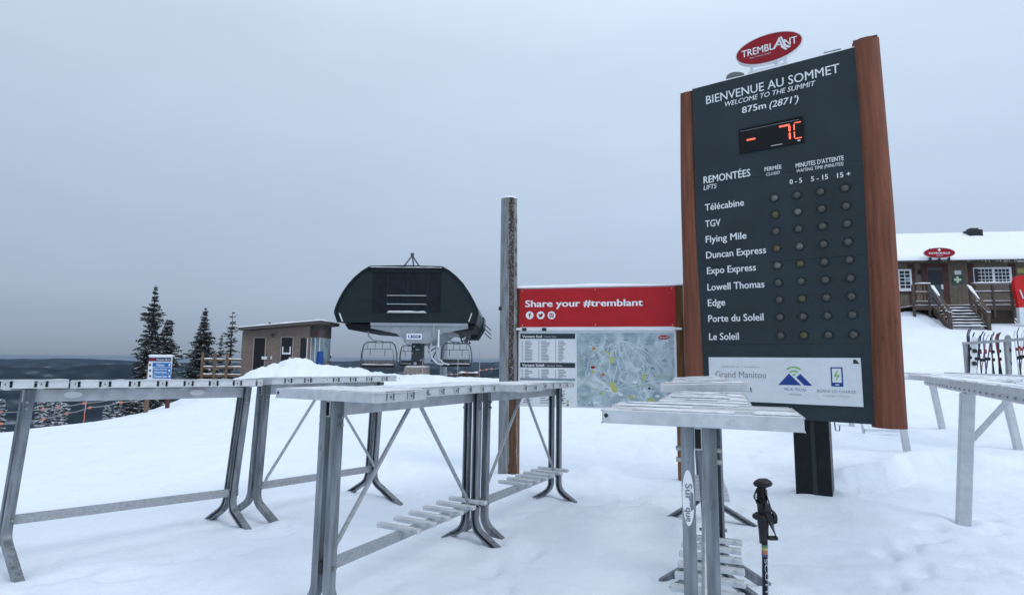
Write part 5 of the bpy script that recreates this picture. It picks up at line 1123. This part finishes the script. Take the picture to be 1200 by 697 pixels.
ys_, a, b = panel(1192, 1206, 314, 320, -.04, -.0227, 'sign_yellow', 'yellow_sign')
# oval sign on the roof
os_ = thing('patrol_sign', 'dark red oval sign with white lettering and a cross on the snowy cabin roof', 'sign', (Pt.o.x, Pt.o.y, 0), -Pt.yaw)
OF = .9
c_ = q_(1100.8, 296.3, OF); a, b = q_(1082, 296, OF), q_(1119.8, 296, OF); ra = (b[0] - a[0]) / 2; rb = (q_(1100, 290, OF)[1] - q_(1100, 302.6, OF)[1]) / 2
MB().prism(ellipse(c_[0], c_[1], ra, rb, 40), -OF, -OF + .06).build('rim', M('white_frost'), os_); MB().prism(ellipse(c_[0], c_[1], ra * .96, rb * .92, 40), -OF - .012, -OF - .001).build('face', M('oval_red'), os_)
lettering('PATROUILLE', os_, c_[0] - ra * .66, c_[0] + ra * .66, c_[1] - rb * .22, -OF - .014, M('lettering_white'), cap=rb * .36, bold=.03); lettering('PATROL', os_, c_[0] - ra * .2, c_[0] + ra * .2, c_[1] - rb * .62, -OF - .014, M('lettering_soft'), cap=rb * .22, bold=.02)
k_ = .075; MB().flat([(c_[0] + x_ * k_, c_[1] + rb * .55 + z_ * k_) for x_, z_ in ((-.4, -1), (.4, -1), (.4, -.4), (1, -.4), (1, .4), (.4, .4), (.4, 1), (-.4, 1), (-.4, .4), (-1, .4), (-1, -.4), (-.4, -.4))], -OF - .014).build('cross', M('lettering_white'), os_)
for dx in (-.55, 0, .6): MB().box(c_[0] + ra * dx - .04, c_[0] + ra * dx + .04, -OF + .0, -OF + .10, c_[1] - rb * 1.35, c_[1] - rb * .7).build('stand', M('dark_steel'), os_)
MB().box(c_[0] - ra * .7, c_[0] + ra * .7, -OF + .101, -OF + .2, c_[1] - rb * 1.4, c_[1] - rb * 1.22).build('base_bar', M('dark_steel'), os_)
# porch: deck, rails and stairs
DO = 1.9
dk0, dk1 = q_(1072, 356, DO), q_(1189, 356, DO); zd = q_(1140, 357.5, DO)[1]
porch = thing('porch', 'timber porch with snowy stairs and railings at the patrol cabin door', 'porch', (Pt.o.x, Pt.o.y, 0), -Pt.yaw)
nx = int((dk1[0] - dk0[0]) / .14)
for k in range(nx): MB().box(dk0[0] + k * .14 + .003, dk0[0] + (k + 1) * .14 - .003, -DO, -.03, zd - .04, zd).build('deck_board', M('dark_timber'), porch)
MB().box(dk0[0], dk1[0], -DO - .04, -DO - .001, zd - .24, zd - .03).build('rim_board', M('dark_timber'), porch)
sm = MB(); snowcap(sm, dk0[0], dk1[0], -DO - .03, -.06, zd, .07, 50, 8, 6); sm.build('snow_cover', M('snow_cap'), porch, smooth=True)
sx0, sx1 = q_(1094, 360, DO)[0], q_(1137, 360, DO)[0]
def post(px, py0, py1, off=DO, m_='dark_timber'): a, b = q_(px, py1, off), q_(px, py0, off); return MB().box(a[0] - .055, a[0] + .055, -off - .055, -off + .055, a[1], b[1], bev=.01).build('post', M(m_), porch)
zr = q_(1140, 333, DO)[1]
for px in (1072, 1090, 1139.5, 1166, 1188): post(px, 333.5, 372)
for px0, px1 in ((1072, 1090), (1139, 1189)):
    a, b = q_(px0, 333, DO), q_(px1, 333, DO); r1 = MB().box(a[0], b[0], -DO - .07, -DO + .07, zr, zr + .05).build('handrail', M('dark_timber'), porch); sm = MB(); snowcap(sm, a[0], b[0], -DO - .07, -DO + .07, zr + .05, .08, 24, 4, px0); sm.build('snow_cover', M('snow_cap'), r1, smooth=True)
    for zz in ((zr + zd) / 2 + .12, zd + .16):
        r1 = MB().box(a[0], b[0], -DO - .03, -DO + .03, zz - .05, zz + .05).build('rail', M('dark_timber'), porch); sm = MB(); snowcap(sm, a[0], b[0], -DO - .03, -DO + .03, zz + .05, .05, 24, 3, px0 + 3); sm.build('snow_cover', M('snow_cap'), r1, smooth=True)
for px in (1076, 1080, 1084, 1087.5): a = q_(px, 350, DO)[0]; MB().box(a - .02, a + .02, -DO - .02, -DO + .02, zd + .02, zr - .002).build('baluster', M('cut_timber'), porch)
# lattice, with a dark sheet behind it painting in the shade under the deck
lat = MB(); x = sx1 + .2
while x < dk1[0] - .3: lat.bar((x, -DO + .05, zd - .95), (x + .6, -DO + .05, zd - .26), .02, .05); lat.bar((x + .6, -DO + .08, zd - .95), (x, -DO + .08, zd - .26), .02, .05); x += .16
lat.build('lattice', M('dark_timber'), porch)['kind'] = 'stuff'
MB().box(sx1 + .05, dk1[0], -DO + .12, -DO + .16, zd - 1.1, zd - .25).build('deck_shade', M('dark_timber'), porch)
n_st = 7; zs0 = zd; of1 = 3.15; bs0 = q_(1108, 385.5, of1); bs1 = q_(1162, 381, of1); zb0 = (bs0[1] + bs1[1]) / 2
for k in range(n_st):
    f_ = (k + .5) / n_st; z = zs0 - (zs0 - zb0) * (k + 1) / (n_st + .3); y1 = -DO - (of1 - DO) * k / n_st; y0 = -DO - (of1 - DO) * (k + 1) / n_st
    x0 = sx0 + .0; x1 = sx1 - .0
    tr_ = MB().box(x0 + .06, x1 - .06, y0, y1 - .03, z - .045, z, bev=.008).build('tread', M('dark_timber'), porch)
    sm = MB(); snowcap(sm, x0 + .08, x1 - .08, y0 - .01, y1 - .03, z, .07, 18, 4, k); sm.build('snow_cover', M('snow_cap'), tr_, smooth=True)
h_ = 1.02; hb_ = .80
for x_ in (sx0, sx1):
    MB().add([(x_ - .03, -DO, zs0 - .02), (x_ - .03, -of1, zb0 + .02), (x_ - .03, -of1, zb0 - .3), (x_ - .03, -DO, zs0 - .42), (x_ + .03, -DO, zs0 - .02), (x_ + .03, -of1, zb0 + .02), (x_ + .03, -of1, zb0 - .3), (x_ + .03, -DO, zs0 - .42)], [(0, 1, 2, 3), (7, 6, 5, 4), (0, 4, 5, 1), (3, 2, 6, 7), (0, 3, 7, 4), (1, 5, 6, 2)]).build('stringer', M('dark_timber'), porch)
    MB().box(x_ - .07, x_ + .07, -of1 - .07, -of1 + .07, zb0 - .4, zb0 + hb_ - .01, bev=.01).build('post', M('dark_timber'), porch)
    hr = MB().bar((x_, -DO, zs0 + h_), (x_, -of1 - .06, zb0 + hb_), .17, .05).build('handrail', M('dark_timber'), porch)
    sm = MB(); snowcap(sm, x_ - .09, x_ + .09, -of1 - .08, -DO, 0, .07, 4, 20, 3, zf=lambda x, y: zb0 + hb_ + .03 + (zs0 - zb0 + h_ - hb_) * (y + of1) / (of1 - DO)); sm.build('snow_cover', M('snow_cap'), hr, smooth=True)
    mr_ = MB().bar((x_, -DO, zs0 + .45), (x_, -of1, zb0 + .45), .05, .10).build('rail', M('dark_timber'), porch)
    for f_ in (.33, .66): y = -DO - (of1 - DO) * f_; zz = zs0 - (zs0 - zb0) * f_; MB().box(x_ - .025, x_ + .025, y - .025, y + .025, zz, zz + h_ - (h_ - hb_) * f_ - .03).build('baluster', M('cut_timber'), porch)
MB().box(sx0 + .05, sx1 - .05, -DO - .045, -DO + .02, zd - 1.2, zd - .26).build('stair_shade', M('dark_steel'), porch)  # dark backing sheet that paints shade into the gaps between treads
# rescue toboggan leaning on the rail
a, b = q_(1189, 374, 2.3), q_(1202, 323, 2.3); tb = thing('rescue_sled', 'red rescue toboggan standing upright against the porch rail at the right edge', 'sled', (Pt.o.x, Pt.o.y, 0), -Pt.yaw)
w_ = b[0] - a[0]; z0, z1 = q_(1195, 372, 2.3)[1], b[1]; prof = [(a[0] + w_ / 2 + w_ / 2 * math.cos(t_), z1 - .45 + .45 * math.sin(t_)) for t_ in [math.pi * k / 10 for k in range(11)]] + [(a[0] + .12, z0 + .5), (b[0] - .12, z0 + .5)]
MB().prism(prof, -2.5, -2.28).build('hull', M('sled_red'), tb, smooth='angle'); MB().prism([(a[0] + .12, z0 - .3), (b[0] - .12, z0 - .3), (b[0] - .12, z0 + .498), (a[0] + .12, z0 + .498)], -2.49, -2.29).build('tail', M('white_frost'), tb)
for dx in (.20,): MB().bar((a[0] + dx, -2.53, z1 - .75), (a[0] + dx + .12, -2.53, z0 + .95), .05, .04).build('handle', M('white_paint'), tb)

# ------------------------------------------------------------------ row of skis
KY = 19.5
p0, p1 = V(1128, 402.5, KY), V(1225, 395.5, KY - .6)
kr = thing('ski_stand', 'pale timber rail on posts holding the row of skis below the patrol cabin', 'ski stand', (p0.x, KY, p0.z))
MB().bar((0, 0, 0), (p1.x - p0.x, -.6, p1.z - p0.z), .06, .10).build('rail', M('rope_grey'), kr)
for f_ in (.05, .55, .95): x_ = (p1.x - p0.x) * f_; MB().box(x_ - .05, x_ + .05, .02 - .6 * f_, .12 - .6 * f_, -2.2, .0 + (p1.z - p0.z) * f_ - .05).build('post', M('rope_grey'), kr)
def ski_mesh(mb, x0, z0, x1, z1, wd, y0, y1, mi=0):
    n_ = 10; vs = []
    for k in range(n_ + 1):
        f_ = k / n_; x = x0 + (x1 - x0) * f_; z = z0 + (z1 - z0) * f_; y = y0 + (y1 - y0) * f_; hw_ = wd * (.5 - .12 * math.sin(math.pi * f_)) * (1 if f_ < .9 else .55); yy = y - (.10 * ((f_ - .88) / .12) ** 2 if f_ > .88 else 0)
        vs += [(x - hw_, yy, z), (x + hw_, yy, z), (x + hw_, yy + .014, z), (x - hw_, yy + .014, z)]
    fs = [(0, 1, 2, 3), tuple(4 * n_ + q for q in (3, 2, 1, 0))]
    for k in range(n_):
        for e in range(4): fs.append((k * 4 + e, k * 4 + 4 + e, k * 4 + 4 + (e + 1) % 4, k * 4 + (e + 1) % 4))
    return mb.add(vs, fs, mi)
skis = [(1134.5, 386, 1138, 'ski_navy', 'dark blue', 1.5, 0), (1145, 389.5, 1144, 'ski_navy', 'navy and black', 1.6, 1), (1151.5, 393, 1150, 'ski_pink', 'thin pale pink', .8, 1), (1157.5, 390, 1155.5, 'ski_purple', 'purple and pink', 1.1, 1), (1161.5, 392, 1165, 'ski_grey', 'grey', .9, 0), (1167.5, 391, 1174, 'ski_red', 'leaning dark blue and red', 1.6, 0), (1169, 390.5, 1173, 'ski_navy', 'leaning navy', 1.2, 0), (1193, 387, 1194.5, 'ski_white', 'white with red bindings', .9, 1), (1197, 384, 1196, 'ski_pink', 'tall pale pink', .9, 1)]
for k, (xt, yt, xb, m_, nm, wd, ang_) in enumerate(skis):
    Yk = KY - .22; a, b = V(xb, 443, Yk + .0), V(xt, yt, Yk + .35); t = thing('pair_of_skis', '', 'skis', (a.x, Yk, a.z)); t['label'] = nm + ' pair of skis, number ' + str(k) + ' in the row'; t['group'] = 'skis standing in the row below the patrol cabin'
    for e in (0, 1):
        sp2 = (.05 + .12 * ang_) * (1 if e else -1); s_ = ski_mesh(MB(), (-.03 if e else .03), -.1, b.x - a.x + sp2 * 1.0, b.z - a.z + .04 * e, .075 * max(.8, wd * .8) * .8, .0 + e * .02, .35 + e * .02).build('ski', M(m_ if e or k % 2 else 'ski_black'), t)
        hh = (b.z - a.z); 
        for z_, m2 in ((hh * .42, 'ski_black'), (hh * .60, 'ski_red' if k in (2, 3, 5, 7, 8) else 'ski_black')):
            f_ = (z_ + .1) / (hh + .1); xx = (-.03 if e else .03) * (1 - f_) + (b.x - a.x + sp2) * f_; MB().box(xx - .035, xx + .035, .35 * f_ - .08 + e * .02, .35 * f_ - .003 + e * .02, z_ - .055, z_ + .055, bev=.02).build('binding', M(m2), s_)
labs = ['dark blue skis at the left end of the row of skis', 'navy and black skis with wide splayed tips right of the pale snowboard', 'thin pale pink skis, slimmest of the row of skis', 'black and purple skis between the pink skis and the grey skis', 'grey skis in the middle of the row of skis', 'black and red skis crossing the navy pair', 'navy skis leaning left against the rail, left of the grey board', 'white skis with red bindings near the right edge', 'pink skis at the right end of the row, tips highest']
for o_, lb in zip([o for o in col.objects if o.name.startswith('pair_of_skis')], labs): o_['label'] = lb
for (xt, yt, xb, m_, lb) in ((1140, 393.5, 1142, 'white_frost', 'pale round tipped snowboard second in the row of skis'), (1179.3, 391.5, 1184, 'ski_grey', 'grey green snowboard standing among the skis on the right')):
    Yk = KY - .25; a, b = V(xb, 443, Yk), V(xt, yt, Yk + .35); t = thing('snowboard', lb, 'snowboard', (a.x, Yk, a.z)); h_ = b.z - a.z
    pr = [(.13 * math.cos(t_), h_ - .14 + .14 * math.sin(t_)) for t_ in [math.pi * k / 10 for k in range(11)]] + [(-.12, .0), (.12, .0)]
    o_ = MB().prism([(x_ * .9 + (b.x - a.x) * z_ / h_, z_) for x_, z_ in pr], .05, .065).build('board', M(m_), t); o_.rotation_euler = (math.radians(-9), 0, 0)
    for z_ in (h_ * .35, h_ * .65): MB().box(-.08 + (b.x - a.x) * z_ / h_, .08 + (b.x - a.x) * z_ / h_, -.02, .045, z_ - .07, z_ + .07, bev=.03).build('binding', M('ski_black'), o_)

# ------------------------------------------------------------------ ski pole in the foreground
PD = 1.86
a = V(897, 700, PD); b = V(893.3, 563, PD); dirp = (b - a); 
pz = thing('ski_pole', 'black ski pole with strap standing in the snow in front', 'ski pole', (b.x + (a.x - b.x) * (b.z / (b.z - a.z)), PD, 0))
def pp_(px, py, dy=0.0): q = V(px, py, PD + dy); return Vector((q.x - pz.location.x, dy, q.z))
bot = Vector((0, 0, -.06)); jt = pp_(896.2, 636)
MB().tube([bot, pp_(896.5, 690), jt], [.0075, .0085, .0088], 16).build('shaft', M('pole_shaft'), pz, smooth='angle')
MB().tube([bot + Vector((0, 0, .13)), bot + Vector((0, 0, .145))], [.035, .02], 16).build('basket', M('pole_black'), pz)
gp = [(894.9, 636), (894.3, 622), (893.9, 612), (893.7, 603), (893.2, 592), (892.8, 580), (892.6, 572), (892.8, 568)]
MB().tube([pp_(*c) for c in gp], [.0125, .0135, .0165, .0145, .0155, .0160, .0135, .012], 16).build('grip', M('pole_black'), pz, smooth=True)
def disc(cx_, cy_, rx, hz_, nm, dome=1.0, sk=0.0):
    c_ = pp_(cx_, cy_); n_ = 28; vs = []; fs = []; prof = [(0, .5 * dome), (.5, .48 * dome), (.85, .22 * dome), (1, -.05), (.92, -.32), (.55, -.5), (0, -.55)]
    for q in range(n_):
        th = 2 * math.pi * q / n_
        for r_, z_ in prof: vs.append((c_.x + r_ * rx * math.cos(th), c_.y + r_ * rx * .8 * math.sin(th), c_.z + z_ * hz_ + sk * r_ * rx * math.cos(th)))
    m_ = len(prof)
    for q in range(n_):
        for e in range(m_ - 1): fs.append((q * m_ + e, q * m_ + e + 1, ((q + 1) % n_) * m_ + e + 1, ((q + 1) % n_) * m_ + e))
    MB().add(vs, fs).build(nm, M('pole_black'), pz, smooth=True)
disc(893.9, 565.5, .0305, .026, 'grip_top', sk=.06)
disc(891.3, 605, .0265, .024, 'grip_ring', dome=1.1, sk=-.10)
def band(pts, wd, nm, th=.003):
    P = [pp_(*p_) for p_ in pts]; mb = MB(); 
    dense = []
    for i_ in range(len(P) - 1):
        p0_ = P[max(i_ - 1, 0)]; p1_ = P[i_]; p2_ = P[i_ + 1]; p3_ = P[min(i_ + 2, len(P) - 1)]
        for k in range(5):
            t_ = k / 5; dense.append(.5 * ((2 * p1_) + (p2_ - p0_) * t_ + (2 * p0_ - 5 * p1_ + 4 * p2_ - p3_) * t_ * t_ + (3 * p1_ - p0_ - 3 * p2_ + p3_) * t_ ** 3))
    dense.append(P[-1]); fr = []
    for i_, p_ in enumerate(dense):
        d = (dense[min(i_ + 1, len(dense) - 1)] - dense[max(i_ - 1, 0)]).normalized(); tw = .5 + .9 * math.sin(i_ * .22); x_ = d.cross(Vector((math.sin(tw), -math.cos(tw), 0))).normalized(); fr.append((p_, x_, d.cross(x_)))
    mb.sweep([(-wd / 2, -th / 2), (wd / 2, -th / 2), (wd / 2, th / 2), (-wd / 2, th / 2)], fr).build(nm, M('pole_black'), pz, smooth='angle')
band([(889, 573, -.012), (884.5, 578, -.014), (885, 585, -.02), (892, 590, -.024), (899, 598, -.024), (902, 606, -.02), (905, 616, -.012), (909.5, 628, -.006)], .018, 'strap')
band([(897, 574, -.014), (900, 585, -.016), (904, 597, -.010), (908.5, 604, -.004), (908, 612, .0), (905.5, 603, .004), (901, 612, .004), (899.5, 626, .002), (900, 631, 0)], .013, 'strap')
band([(888, 582, -.016), (892, 588, -.026), (897, 588, -.026), (903, 600, -.02)], .016, 'strap')
mb = MB(); c_ = pp_(905, 630, -.004); mb.box(c_.x - .015, c_.x + .017, c_.y - .008, c_.y + .008, c_.z - .006, c_.z + .006, bev=.003); mb.build('strap_buckle', M('dark_steel'), pz)
c_ = pp_(899, 594, -.030); MB().box(c_.x - .008, c_.x + .010, c_.y - .004, c_.y + .004, c_.z - .010, c_.z + .012, bev=.002).build('strap_buckle', M('dark_steel'), pz)
for k, (y0_, y1_, m_) in enumerate(((637.5, 640.5, 'pole_rainbow_g'), (640.7, 644, 'pole_rainbow_y'), (644.2, 648.5, 'pole_rainbow_r'), (648.7, 651, 'pole_rainbow_b'))):
    MB().tube([pp_(896.2, y1_), pp_(896.2, y0_)], .0096, 16).build('colour_band', M(m_), pz, smooth='angle')
lt_ = lettering('SCOTT', pz, 0, .11, 0, 0, M('ink_pale'), cap=.011, bold=.02)
c0_ = pp_(896.3, 653); lt_.matrix_local = Matrix.Translation((c0_.x - .006, c0_.y - .0105, c0_.z)) @ Matrix.Rotation(math.radians(90), 4, 'Y')
